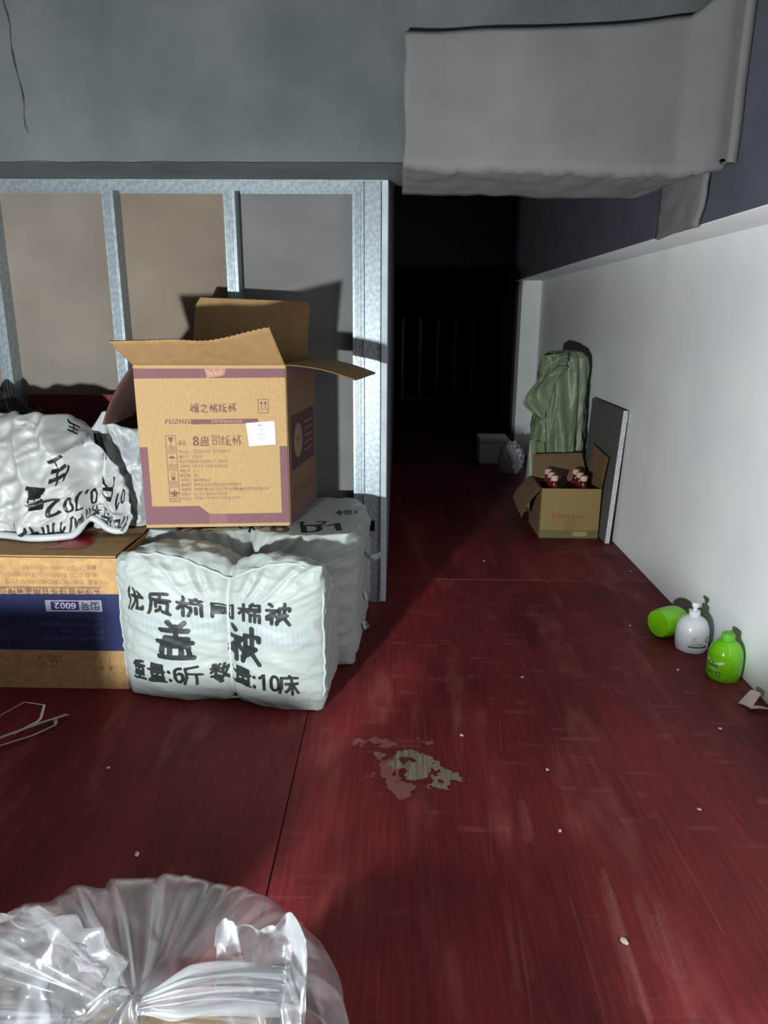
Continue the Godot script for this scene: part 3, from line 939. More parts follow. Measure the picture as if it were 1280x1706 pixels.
func build_cup_carton() -> void:
	var A := Vector3(-0.789, 0.452, -2.134)
	var B := Vector3(-0.343, 0.452, -2.179)
	var e1 := (B - A).normalized()
	var e2 := Vector3(0.045, 0, -0.36).normalized()
	var W := (B - A).length()
	var D := 0.36
	var H := 0.505
	var o := thing("cup_carton", "open brown carton with purple border print, standing on the rear quilt bale, flaps up", "carton", A)
	var P := func(x: float, y: float, z: float) -> Vector3: return e1 * x + e2 * z + Vector3(0, y, 0)
	# printed front
	var im := canvas(900, 1020, c8(166, 137, 93))
	var ink := c8(110, 74, 70)
	var pur := c8(112, 78, 82)
	im.fill_rect(Rect2i(0, 0, 900, 22), c8(166, 137, 93))
	draw_poly(im, PackedVector2Array([Vector2(0, 22), Vector2(900, 22), Vector2(900, 76), Vector2(0, 82)]), pur)
	for r in [[0, 500, 46, 1000], [852, 500, 900, 1000]]:
		draw_poly(im, PackedVector2Array([Vector2(r[0], r[1]), Vector2(r[2], r[1]), Vector2(r[2], r[3]), Vector2(r[0], r[3])]), pur)
	draw_poly(im, PackedVector2Array([Vector2(0, 880), Vector2(335, 880), Vector2(400, 934), Vector2(900, 934), Vector2(900, 1000), Vector2(0, 1000)]), pur)
	write_cjk(im, "福之格纸杯", Vector2(322, 236), Vector2(46, 48), 57, 6.5, ink)
	write_latin(im, "FUZHIGE", Vector2(160, 356), 28, ink, 0.0, 1.2, true, 0.25)
	draw_poly(im, PackedVector2Array([Vector2(322, 330), Vector2(726, 326), Vector2(726, 356), Vector2(322, 360)]), ink)
	fine_print(im, Vector2(440, 334), 10, 17, c8(176, 140, 112))
	# this way up
	var fr := func(x: float, y: float, w: float, hh: float) -> void:
		for s in [[x, y, x + w, y], [x + w, y, x + w, y + hh], [x + w, y + hh, x, y + hh], [x, y + hh, x, y]]:
			draw_seg(im, Vector2(s[0], s[1]), Vector2(s[2], s[3]), 4, ink)
	fr.call(730, 208, 62, 84)
	for x in [750, 774]:
		draw_seg(im, Vector2(x, 224), Vector2(x, 262), 5, ink)
		draw_poly(im, PackedVector2Array([Vector2(x - 10, 236), Vector2(x + 10, 236), Vector2(x, 216)]), ink)
	draw_seg(im, Vector2(738, 270), Vector2(786, 270), 3, ink)
	# handling marks down the left
	for k in 4:
		var y := 430.0 + 108.0 * k
		fr.call(158.0, y, 62.0, 96.0)
		draw_seg(im, Vector2(160, y + 74), Vector2(218, y + 74), 3, ink)
		fine_print(im, Vector2(166, y + 78), 4, 11, ink)
		if k == 0:
			draw_poly(im, PackedVector2Array([Vector2(172, y + 10), Vector2(206, y + 10), Vector2(196, y + 38), Vector2(182, y + 38)]), ink)
			draw_seg(im, Vector2(189, y + 36), Vector2(189, y + 64), 4, ink)
			draw_seg(im, Vector2(176, y + 66), Vector2(202, y + 66), 4, ink)
		elif k == 1:
			draw_poly(im, PackedVector2Array([Vector2(166, y + 34), Vector2(178, y + 20), Vector2(200, y + 20), Vector2(212, y + 34)]), ink)
			draw_seg(im, Vector2(189, y + 34), Vector2(189, y + 64), 3, ink)
		elif k == 2:
			for j in 3:
				draw_seg(im, Vector2(178 + j * 11, y + 12), Vector2(178 + j * 11, y + 38), 3, ink)
			draw_poly(im, PackedVector2Array([Vector2(178, y + 42), Vector2(200, y + 42), Vector2(200, y + 66), Vector2(178, y + 66)]), ink)
		else:
			for j in 5:
				var a := Vector2(189, y + 58) + Vector2(0, -34).rotated((j - 2) * 0.45) * (1.0 if j % 2 == 0 else 0.8)
				draw_seg(im, Vector2(189, y + 58), a, 9, ink)
			draw_seg(im, Vector2(168, y + 62), Vector2(210, y + 62), 5, ink)
	write_cjk(im, "品名", Vector2(234, 462), Vector2(20, 24), 24, 3, ink)
	write_latin(im, "8", Vector2(322, 494), 58, ink, 0.0, 1.0)
	write_cjk(im, "盎司纸杯", Vector2(366, 434), Vector2(54, 58), 66, 6, ink)
	var lines := ["规: []205ml  []250ml", "2000", "GB18006.1-2009", "XK16-204-04456", "1.1", "30", "", "", "", "0731-84907878", "http://www.csfzg.com"]
	for k in 11:
		var y := 522.0 + 30.0 * k
		fine_print(im, Vector2(232, y), 3 if k != 2 else 4, 19, ink)
		if lines[k] == "":
			fine_print(im, Vector2(312, y), [0, 0, 0, 0, 0, 0, 5, 14, 22, 0, 0][k], 19, ink)
		else:
			write_latin(im, lines[k].trim_prefix("规"), Vector2(312, y + 20), 19, ink, 0.0, 1.12, false)
	# tape at the middle of the top and bottom edge
	draw_poly(im, PackedVector2Array([Vector2(395, 850), Vector2(505, 846), Vector2(505, 1000), Vector2(395, 1000)]), Color(0.60, 0.50, 0.36, 0.28))
	draw_poly(im, PackedVector2Array([Vector2(418, 22), Vector2(545, 22), Vector2(535, 62), Vector2(430, 80)]), Color(0.80, 0.60, 0.50, 0.5))
	for k in 8:
		draw_seg(im, Vector2(430 + 13 * k, 30 + (k % 3) * 8), Vector2(446 + 11 * k, 70 - (k % 2) * 14), 4, Color(0.88, 0.74, 0.58, 0.6))
	weather(im, 0.06, 0.02, 3.0)
	var front := textured(im, 0.75)
	# printed right side: purple block with an oval
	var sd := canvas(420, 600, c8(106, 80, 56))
	sd.fill_rect(Rect2i(0, 14, 420, 32), pur)
	draw_poly(sd, PackedVector2Array([Vector2(40, 190), Vector2(390, 190), Vector2(390, 400), Vector2(40, 400)]), c8(62, 38, 40))
	var oval := PackedVector2Array()
	for k in 28:
		oval.append(Vector2(140 + 60 * cos(k / 28.0 * TAU), 296 + 68 * sin(k / 28.0 * TAU)))
	draw_poly(sd, oval, c8(130, 106, 80))
	fine_print(sd, Vector2(104, 276), 3, 26, c8(92, 56, 56))
	for k in 5:
		draw_seg(sd, Vector2(236, 240 + 28 * k), Vector2(360, 240 + 28 * k), 6, c8(128, 92, 80))
	write_cjk(sd, "福之格纸杯", Vector2(60, 470), Vector2(44, 50), 64, 7, c8(96, 60, 58))
	draw_poly(sd, PackedVector2Array([Vector2(0, 330), Vector2(26, 330), Vector2(26, 600), Vector2(0, 600)]), pur)
	sd.fill_rect(Rect2i(0, 560, 420, 40), pur)
	var side := textured(sd, 0.75)
	var t := 0.005
	part("front_panel", panel(P.call(0, H, 0), P.call(W, H, 0), P.call(W, 0, 0), P.call(0, 0, 0), t, 1), [front, M.cardboard], o)
	part("side_panel", panel(P.call(W, H, 0.003), P.call(W, H, D), P.call(W, 0, D), P.call(W, 0, 0.003), t), [side, M.cardboard], o)
	part("side_panel", panel(P.call(0, H, D), P.call(0, H, 0.003), P.call(0, 0, 0.003), P.call(0, 0, D), t), [side, M.cardboard], o)
	part("back_panel", panel(P.call(W, H, D), P.call(0, H, D), P.call(0, 0, D), P.call(W, 0, D), t), M.cardboard, o)
	part("bottom_panel", panel(P.call(0.002, 0.004, 0.002), P.call(W - 0.002, 0.004, 0.002), P.call(W - 0.002, 0.004, D - 0.002), P.call(0.002, 0.004, D - 0.002), t), M.cardboard, o)
	# flaps, each a little bent; the front one's open edge shows its flutes
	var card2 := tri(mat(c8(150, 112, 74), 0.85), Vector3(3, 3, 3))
	var f0: Vector3 = P.call(0.0, H, 0.0)
	var f1: Vector3 = P.call(W, H, 0.0)
	var t0 := Vector3(-0.812, 1.028, -2.03) - A
	var t1 := Vector3(-0.360, 1.069, -2.03) - A
	part("flap", sheet(60, 8, func(u: float, v: float):
		var p := f0.lerp(f1, u).lerp(t0.lerp(t1, u), 1.0 - v)
		p.y += (1.0 - v) * (-0.012 * smoothstep(0.35, 0.62, u) * (1.0 - smoothstep(0.62, 1.0, u)) - 0.010 * sin(u * PI))
		p += Vector3(0, 0.0016, 0.0016) * (sin(u * 190.0) if v < 0.01 else 0.0)
		return p, t), [M.cardboard, M.cardboard], o)
	part("flap", sheet(8, 8, func(u: float, v: float):
		var a := Vector3(-0.712, 0.957, -2.497).lerp(Vector3(-0.322, 0.957, -2.538), u)
		var b := Vector3(-0.690, 1.158, -2.515).lerp(Vector3(-0.305, 1.146, -2.545), u)
		if v < 0.01 and (u < 0.01 or u > 0.99):
			b.x += 0.012 * (1.0 if u < 0.5 else -1.0)
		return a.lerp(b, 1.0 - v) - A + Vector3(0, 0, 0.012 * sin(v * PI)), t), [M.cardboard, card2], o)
	part("flap", sheet(8, 6, func(u: float, v: float):
		var a: Vector3 = P.call(W, H, D * u)
		var b := Vector3(-0.130, 0.914, -2.17).lerp(Vector3(-0.078, 0.912, -2.47), u) - A
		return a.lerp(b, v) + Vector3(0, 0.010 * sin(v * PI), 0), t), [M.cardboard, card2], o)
	part("flap", sheet(8, 6, func(u: float, v: float):
		var a: Vector3 = P.call(0.0, H, D * u)
		var b := Vector3(-0.905, 0.775, -2.155).lerp(Vector3(-0.938, 0.742, -2.47), u) - A
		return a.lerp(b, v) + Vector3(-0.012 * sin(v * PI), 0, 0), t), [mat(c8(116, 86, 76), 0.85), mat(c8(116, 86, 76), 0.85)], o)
	# pasted delivery note
	var nt := canvas(160, 128, c8(200, 202, 203))
	write_cjk(nt, "品名", Vector2(66, 10), Vector2(12, 12), 14, 1.3, c8(92, 96, 104))
	for k in 3:
		fine_print(nt, Vector2(60, 38 + k * 24), 4, 9, c8(140, 148, 158))
	var n0: Vector3 = P.call(0.325, 0.330, -0.004)
	var n1: Vector3 = P.call(0.412, 0.336, -0.004)
	var n2: Vector3 = P.call(0.416, 0.264, -0.004)
	var n3: Vector3 = P.call(0.332, 0.258, -0.004)
	part("delivery_note", sheet(6, 5, func(u: float, v: float): return n0.lerp(n1, u).lerp(n3.lerp(n2, u), v) - e2 * (0.004 * v * v * u), 0.0006), [textured(nt, 0.6), M.white_film], o).set_meta("label", "small white note stuck on the front")

func sack_image() -> Image:
	var im := canvas(1100, 640, c8(164, 166, 165))
	var k := c8(26, 27, 29)
	# the bag lies upside down: the print is turned half round
	var r := PI - 0.06
	write_cjk(im, "优质梳网棉被", Vector2(1050, 608), Vector2(106, 96), 138, 12, k, r, 0.1)
	write_latin(im, "0.702", Vector2(745, 428), 58, k, r, 1.75)
	write_cjk(im, "尺", Vector2(890, 440), Vector2(84, 50), 130, 9, k, r)
	write_latin(im, "01", Vector2(1000, 395), 44, k, r - 0.3, 1.6)
	write_cjk(im, "生", Vector2(520, 390), Vector2(90, 52), 130, 9, k, r - 0.2)
	write_cjk(im, "王", Vector2(600, 290), Vector2(74, 42), 130, 9, k, r + 0.4)
	write_cjk(im, "公", Vector2(890, 340), Vector2(66, 38), 130, 7, k, r)
	write_cjk(im, "量", Vector2(420, 470), Vector2(90, 54), 120, 8, k, r)
	return im

func build_sacks() -> void:
	var A := [
		[Vector3(-1.427, 0.434, -2.060), Vector3(-1.226, 0.434, -2.070), Vector3(-1.100, 0.434, -2.040), Vector3(-0.997, 0.438, -2.070), Vector3(-0.956, 0.480, -2.120), Vector3(-0.899, 0.445, -2.120), Vector3(-0.856, 0.434, -2.130)],
		[Vector3(-1.404, 0.490, -2.040), Vector3(-1.206, 0.493, -2.050), Vector3(-1.083, 0.481, -2.020), Vector3(-0.985, 0.496, -2.050), Vector3(-0.937, 0.524, -2.100), Vector3(-0.878, 0.483, -2.100), Vector3(-0.834, 0.472, -2.110)],
		[Vector3(-1.405, 0.560, -2.060), Vector3(-1.208, 0.563, -2.070), Vector3(-1.084, 0.550, -2.040), Vector3(-0.988, 0.551, -2.070), Vector3(-0.939, 0.554, -2.120), Vector3(-0.877, 0.527, -2.120), Vector3(-0.835, 0.514, -2.130)],
		[Vector3(-1.414, 0.663, -2.100), Vector3(-1.216, 0.663, -2.110), Vector3(-1.090, 0.661, -2.080), Vector3(-0.995, 0.650, -2.110), Vector3(-0.942, 0.652, -2.160), Vector3(-0.883, 0.628, -2.160), Vector3(-0.852, 0.573, -2.170)],
		[Vector3(-1.437, 0.755, -2.160), Vector3(-1.236, 0.755, -2.170), Vector3(-1.108, 0.755, -2.140), Vector3(-1.030, 0.744, -2.170), Vector3(-0.978, 0.725, -2.220), Vector3(-0.923, 0.698, -2.220), Vector3(-0.891, 0.632, -2.230)],
		[Vector3(-1.476, 0.788, -2.230), Vector3(-1.269, 0.794, -2.240), Vector3(-1.137, 0.797, -2.210), Vector3(-1.062, 0.782, -2.240), Vector3(-1.029, 0.744, -2.290), Vector3(-0.978, 0.725, -2.290), Vector3(-0.938, 0.664, -2.300)],
	]
	for j in range(3, 6):
		for i in [5, 6]:
			A[j][i].z = maxf(A[j][i].z, -2.135 - 0.01 * j)
	var back := []
	var low := []
	for p in A[5]:
		back.append(Vector3(p.x, p.y * 0.6 + 0.24, minf(p.z - 0.04, -2.27)))
		low.append(Vector3(p.x, 0.436, -2.315))
	for i in [5, 6]:
		back[i].z = -2.185
		low[i].z = -2.185
	A.append(back)
	A.append(low)
	var o := thing("crumpled_sack", "large crumpled white sack with upside-down black lettering, slumped on the navy-banded carton", "sack")
	var sm := textured(sack_image(), 0.42, 0.0, 0.45)
	part("cloth", sheet(150, 120, func(u: float, v: float):
		var p := rows_point(A, u, 1.0 - v)
		var k := smoothstep(0.0, 0.08, 1.0 - v) * (1.0 - smoothstep(0.86, 1.0, 1.0 - v))
		p.z += 0.034 * k * (ridge(Vector3(p.x * 5.0, p.y * 5.0 + p.x * 2.5, 1.0), 1.0) - 0.55)
		p.z += 0.012 * k * (ridge(Vector3(p.x * 10.0 - p.y * 8.0, p.y * 14.0, 7.0), 1.0) - 0.5)
		p.z += 0.003 * ridge(Vector3(p.x * 24.0, p.y * 30.0, 4.0), 1.0)
		p.y += 0.008 * k * ns.get_noise_2d(p.x * 14.0, v * 9.0)
		p.y = maxf(p.y, 0.434)
		return p, 0.003), [sm, M.white_film], o)
	# rolled hem along the lower edge
	var hem := []
	for k in 61:
		var u := k / 60.0
		var p := rows_point(A, u, 0.0)
		hem.append(Vector3(p.x, maxf(p.y + 0.008, 0.446), p.z + 0.010))
	part("hem", tube(hem, 0.011, 10), M.white_film, o)

	var B := [
		[Vector3(-0.910, 0.438, -2.150), Vector3(-0.870, 0.436, -2.170), Vector3(-0.836, 0.436, -2.170), Vector3(-0.806, 0.440, -2.190)],
		[Vector3(-0.912, 0.500, -2.160), Vector3(-0.868, 0.500, -2.165), Vector3(-0.830, 0.500, -2.165), Vector3(-0.801, 0.505, -2.190)],
		[Vector3(-0.916, 0.592, -2.190), Vector3(-0.872, 0.592, -2.190), Vector3(-0.830, 0.592, -2.190), Vector3(-0.801, 0.600, -2.210)],
		[Vector3(-0.950, 0.681, -2.230), Vector3(-0.898, 0.681, -2.230), Vector3(-0.849, 0.686, -2.230), Vector3(-0.803, 0.680, -2.250)],
		[Vector3(-0.999, 0.735, -2.270), Vector3(-0.950, 0.764, -2.270), Vector3(-0.890, 0.740, -2.270), Vector3(-0.806, 0.735, -2.290)],
		[Vector3(-0.999, 0.600, -2.315), Vector3(-0.950, 0.610, -2.315), Vector3(-0.890, 0.610, -2.315), Vector3(-0.806, 0.600, -2.315)],
		[Vector3(-0.990, 0.436, -2.318), Vector3(-0.950, 0.436, -2.318), Vector3(-0.890, 0.436, -2.318), Vector3(-0.806, 0.436, -2.318)],
	]
	for row in B:
		for i in 4:
			row[i] += Vector3(0, 0, -0.035)
	var s2 := thing("crumpled_sack", "smaller plain white crumpled sack squeezed between the lettered sack and the open carton", "sack")
	part("cloth", sheet(60, 80, func(u: float, v: float):
		var p := rows_point(B, u, 1.0 - v)
		var k := smoothstep(0.0, 0.08, 1.0 - v) * (1.0 - smoothstep(0.85, 1.0, 1.0 - v))
		p.z += 0.024 * k * (ridge(Vector3(p.x * 9.0, p.y * 8.0 + p.x * 4.0, 11.0), 1.0) - 0.5)
		p.z += 0.008 * k * ridge(Vector3(p.x * 25.0, p.y * 25.0, 4.0), 1.0)
		p.y = maxf(p.y, 0.436)
		return p, 0.003), M.white_film, s2)
	part("twisted_neck", grid(28, 16, func(u: float, v: float):
		var a: float = fposmod(u, 1.0) * TAU
		var r := 0.010 + 0.030 * pow(v, 1.5) * (1.0 + 0.25 * sin(a * 5.0 + v * 3.0))
		r *= 0.0 if v <= 0.0 else 1.0
		return Vector3(-0.950 - 0.02 * v + r * cos(a), 0.80 - 0.07 * v, -2.29 + r * 0.8 * sin(a))), M.white_film, s2)

	# black bag and red board behind the carton
	var db := part("bin_bag", lump(Vector3(0.28, 0.40, 0.085), 0.14, 1.8, 5.0, 72, 48), M.black_plastic, self, Vector3(-1.42, 0.41, -2.492))
	tag(db, "dark full rubbish bag behind the crumpled white sack, against the partition", "bag")
	var rb := part("plywood_offcut", block(Vector3(0.62, 0.815, 0.012), 0.001), mat(c8(92, 34, 36), 0.5), self, Vector3(-1.06, 0.409, -2.607))
	rb.rotation.x = deg_to_rad(-2.0)
	tag(rb, "dark red plywood offcut leaning on the steel studs behind the white sacks", "board")

func build_right_side() -> void:
	# grey board leaning on the white wall
	var gb := thing("leaning_board", "thin grey board with white cut edge, leaning on the wall behind the bottle carton", "board")
	var grey := tri(mat(c8(100, 98, 95), 0.85), Vector3.ONE * 0.9)
	grey.albedo_texture = M.plaster.albedo_texture
	var chalk := tri(mat(c8(224, 224, 222), 0.9), Vector3.ONE * 8.0)
	chalk.albedo_texture = noise_tex(0.03, 3, Color(0.7, 0.7, 0.7), Color(1, 1, 1), 256, 31)
	part("face", panel(Vector3(1.0795, 0.674, -3.965), Vector3(1.0795, 0.674, -3.402), Vector3(1.056, 0.004, -3.43), Vector3(1.056, 0.004, -3.965), 0.014), grey, gb)
	part("cut_edge", panel(Vector3(1.0725, 0.674, -3.401), Vector3(1.0945, 0.674, -3.399), Vector3(1.071, 0.004, -3.427), Vector3(1.049, 0.004, -3.429), 0.003), chalk, gb)
	# green woven sack over something tall
	var gs := thing("woven_sack", "tall olive green woven plastic sack standing against the white wall behind the bottle carton", "sack", Vector3(0.925, 0, -4.12))
	var im := canvas(256, 256, c8(92, 108, 78))
	for y in 256:
		for x in 256:
			var k := 0.86 + 0.14 * (1.0 if (x / 4 + y / 4) % 2 == 0 else 0.0) + 0.08 * ns.get_noise_2d(x * 0.02, y * 0.11)
			im.set_pixel(x, y, Color(120.0 / 255 * k, 137.0 / 255 * k, 106.0 / 255 * k))
	var weave := mat(c8(255, 255, 255), 0.44, 0.0, 0.5)
	weave.albedo_texture = ImageTexture.create_from_image(im)
	weave.uv1_scale = Vector3(5, 5, 5)
	var prof := [[0.0, 0.10, 0.0, 0.14], [0.10, 0.150, 0.0, 0.15], [0.35, 0.148, 0.0, 0.14], [0.60, 0.142, 0.005, 0.13], [0.80, 0.135, 0.01, 0.12], [0.885, 0.120, 0.015, 0.10], [0.915, 0.085, 0.02, 0.07], [0.925, 0.0, 0.025, 0.0]]
	part("body", grid(110, 90, func(u: float, v: float):
		var a: float = fposmod(u, 1.0) * TAU
		var x: float = (1.0 - v) * (prof.size() - 1)
		var i := mini(int(x), prof.size() - 2)
		var f := x - i
		var y := lerpf(prof[i][0], prof[i + 1][0], f)
		var rx := lerpf(prof[i][1], prof[i + 1][1], f)
		var rz := lerpf(prof[i][3], prof[i + 1][3], f)
		var cx := lerpf(prof[i][2], prof[i + 1][2], f)
		var c := signf(cos(a)) * pow(absf(cos(a)), 0.75)
		var s := signf(sin(a)) * pow(absf(sin(a)), 0.75)
		var k := 1.0 + 0.13 * (ridge(Vector3(cos(a) * 1.5 + 1.1 * y, y * 0.8, sin(a) * 1.5), 1.5) - 0.5) * smoothstep(0.0, 0.2, y) + 0.05 * (ridge(Vector3(cos(a) * 3.0 + y * 2.0, y * 2.2, sin(a) * 3.0), 1.5) - 0.5)
		return Vector3(cx + rx * c * k, y, rz * s * k)), weave, gs)
	part("folded_mouth", sheet(26, 26, func(u: float, v: float):
		var p := Vector3(lerpf(0.0, -0.135, pow(u, 0.8)), 0.915 - 0.02 * u - v * lerpf(0.10, 0.36, smoothstep(0.1, 0.9, u)), 0.115 - 0.05 * u * u)
		p.x += -0.09 * smoothstep(0.25, 0.75, v) * u + 0.10 * smoothstep(0.7, 1.0, v) * u
		p.z += 0.022 * (ridge(Vector3(u * 1.6, v * 1.8, 3.0), 1.5) - 0.3) + 0.02
		return p, 0.003), weave, gs)
	part("skirt", sheet(20, 26, func(u: float, v: float):
		var p := Vector3(lerpf(-0.10, -0.165, u) + lerpf(0.0, 0.02 - 0.05 * u, v), lerpf(0.42, 0.012, v), lerpf(0.13, 0.02, u) + 0.10 * v * (1.0 - u))
		p.z += 0.014 * sin(u * 9.0 + v * 2.0)
		p.x += 0.012 * sin(u * 14.0)
		return p, 0.003), weave, gs)
	part("loose_film", sheet(20, 14, func(u: float, v: float): return Vector3(lerpf(-0.22, -0.10, u), 0.014 + 0.02 * maxf(0.0, ridge(Vector3(u * 2.0, v * 2.0, 8.0), 1.6)), lerpf(0.02, 0.16, v)), 0.001), bag_film(0.5, 0.2), gs)

	# carton of bottles
	var c := thing("bottle_carton", "small open cardboard carton holding capped bottles, on the floor before the grey board", "carton", Vector3(0.738, 0, -3.525))
	var W := 0.300
	var D := 0.30
	var H := 0.262
	var pr := canvas(480, 420, c8(138, 117, 74))
	var ink := c8(128, 62, 48)
	pr.fill_rect(Rect2i(0, 352, 480, 68), c8(104, 100, 66))
	pr.fill_rect(Rect2i(96, 214, 88, 26), ink)
	pr.fill_rect(Rect2i(270, 214, 86, 26), ink)
	fine_print(pr, Vector2(102, 217), 4, 18, c8(196, 158, 108))
	fine_print(pr, Vector2(190, 217), 4, 18, ink)
	fine_print(pr, Vector2(276, 217), 4, 18, c8(196, 158, 108))
	for k in 4:
		fine_print(pr, Vector2(96, 248 + k * 22), 5, 14, c8(140, 104, 70))
		fine_print(pr, Vector2(200, 248 + k * 22), 10, 14, c8(140, 104, 70))
	pr.fill_rect(Rect2i(268, 366, 120, 34), c8(170, 150, 96))
	fine_print(pr, Vector2(274, 372), 5, 20, ink)
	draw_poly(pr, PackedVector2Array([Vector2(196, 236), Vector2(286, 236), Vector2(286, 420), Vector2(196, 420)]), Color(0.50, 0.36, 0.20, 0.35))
	var pm := textured(pr, 0.8)
	var kraft := tri(mat(c8(122, 98, 70), 0.85), Vector3(3, 3, 3))
	part("front_panel", panel(Vector3(0, H, 0), Vector3(W, H, 0), Vector3(W, 0, 0), Vector3(0, 0, 0), 0.004), [pm, kraft], c)
	part("side_panel", panel(Vector3(W, H, -0.003), Vector3(W, H, -D), Vector3(W, 0, -D), Vector3(W, 0, -0.003), 0.004), kraft, c)
	part("side_panel", panel(Vector3(0, H, -D), Vector3(0, H, -0.003), Vector3(0, 0, -0.003), Vector3(0, 0, -D), 0.004), kraft, c)
	part("back_panel", panel(Vector3(W, H, -D), Vector3(0, H, -D), Vector3(0, 0, -D), Vector3(W, 0, -D), 0.004), kraft, c)
	part("divider_pad", block(Vector3(W - 0.012, 0.022, D - 0.012), 0.002), kraft, c, Vector3(W * 0.5, 0.018, -D * 0.5))
	part("bottom_panel", panel(Vector3(0.002, 0.003, -0.002), Vector3(W - 0.002, 0.003, -0.002), Vector3(W - 0.002, 0.003, -D + 0.002), Vector3(0.002, 0.003, -D + 0.002), 0.004), kraft, c)
	part("flap", sheet(6, 6, func(u: float, v: float): return Vector3(-0.004, H, -D * u).lerp(Vector3(-0.082, 0.105 + 0.03 * u, -0.01 - D * u), v) + Vector3(-0.022 * sin(v * 2.6), 0.0, 0), 0.004), kraft, c)
	part("flap", sheet(6, 6, func(u: float, v: float): return Vector3(0, H, -D).lerp(Vector3(W, H, -D), u).lerp(Vector3(0.02, H + 0.10, -D - 0.10).lerp(Vector3(W - 0.01, H + 0.11, -D - 0.10), u), v), 0.004), kraft, c)
	part("flap", sheet(6, 6, func(u: float, v: float): return Vector3(W + 0.001, H, -0.005 - (D - 0.01) * u).lerp(Vector3(W + 0.012, H + 0.165 + 0.02 * u, 0.03 - (D - 0.01) * u), v), 0.004), kraft, c)
	# hanging right flap corner folded down over the side
	var glass := mat(c8(96, 30, 24), 0.18, 0.0, 0.6)
	var cap := mat(c8(214, 176, 164), 0.5)
	var spots := [[0.075, -0.075], [0.225, -0.075], [0.075, -0.155], [0.225, -0.155], [0.075, -0.235], [0.225, -0.235]]
	var where := ["front row, beside the bent-down flap", "front row, beside the upright flap", "middle row, beside the bent-down flap", "middle row, beside the upright flap", "back row, beside the bent-down flap", "back row, beside the upright flap"]
	var proto: Node3D
	for k in 6:
		var b: Node3D
		if k == 0:
			b = thing("sauce_bottle", "", "bottle")
			part("glass_body", lathe(smooth_profile([Vector2(0, 0.006), Vector2(0.034, 0.006), Vector2(0.037, 0.02), Vector2(0.037, 0.17), Vector2(0.033, 0.20), Vector2(0.016, 0.235), Vector2(0.014, 0.26), Vector2(0, 0.262)], 4), 24), glass, b)
			part("cap", lathe([Vector2(0, 0.284), Vector2(0.017, 0.284), Vector2(0.019, 0.281), Vector2(0.019, 0.259), Vector2(0.018, 0.257), Vector2(0, 0.257)], 24), cap, b)
			part("cap_band", lathe([Vector2(0.0, 0.254), Vector2(0.0185, 0.254), Vector2(0.0185, 0.2565), Vector2(0, 0.2565)], 24), mat(c8(120, 50, 40), 0.4), b)
			proto = b
		else:
			b = proto.duplicate()
			b.name = numbered("sauce_bottle")
			add_child(b, true)
		b.position = c.position + Vector3(spots[k][0], 0.030, spots[k][1])
		tag(b, "dark pink-capped bottle in the small open carton, " + where[k], "bottle", "capped bottles in the carton")

func curved_label(r: float, a0: float, a1: float, y0: float, y1: float) -> ArrayMesh:
	return sheet(24, 6, func(u: float, v: float):
		var a := lerpf(a0, a1, u)
		return Vector3(r * sin(a), lerpf(y1, y0, v), r * cos(a)), 0.0005)

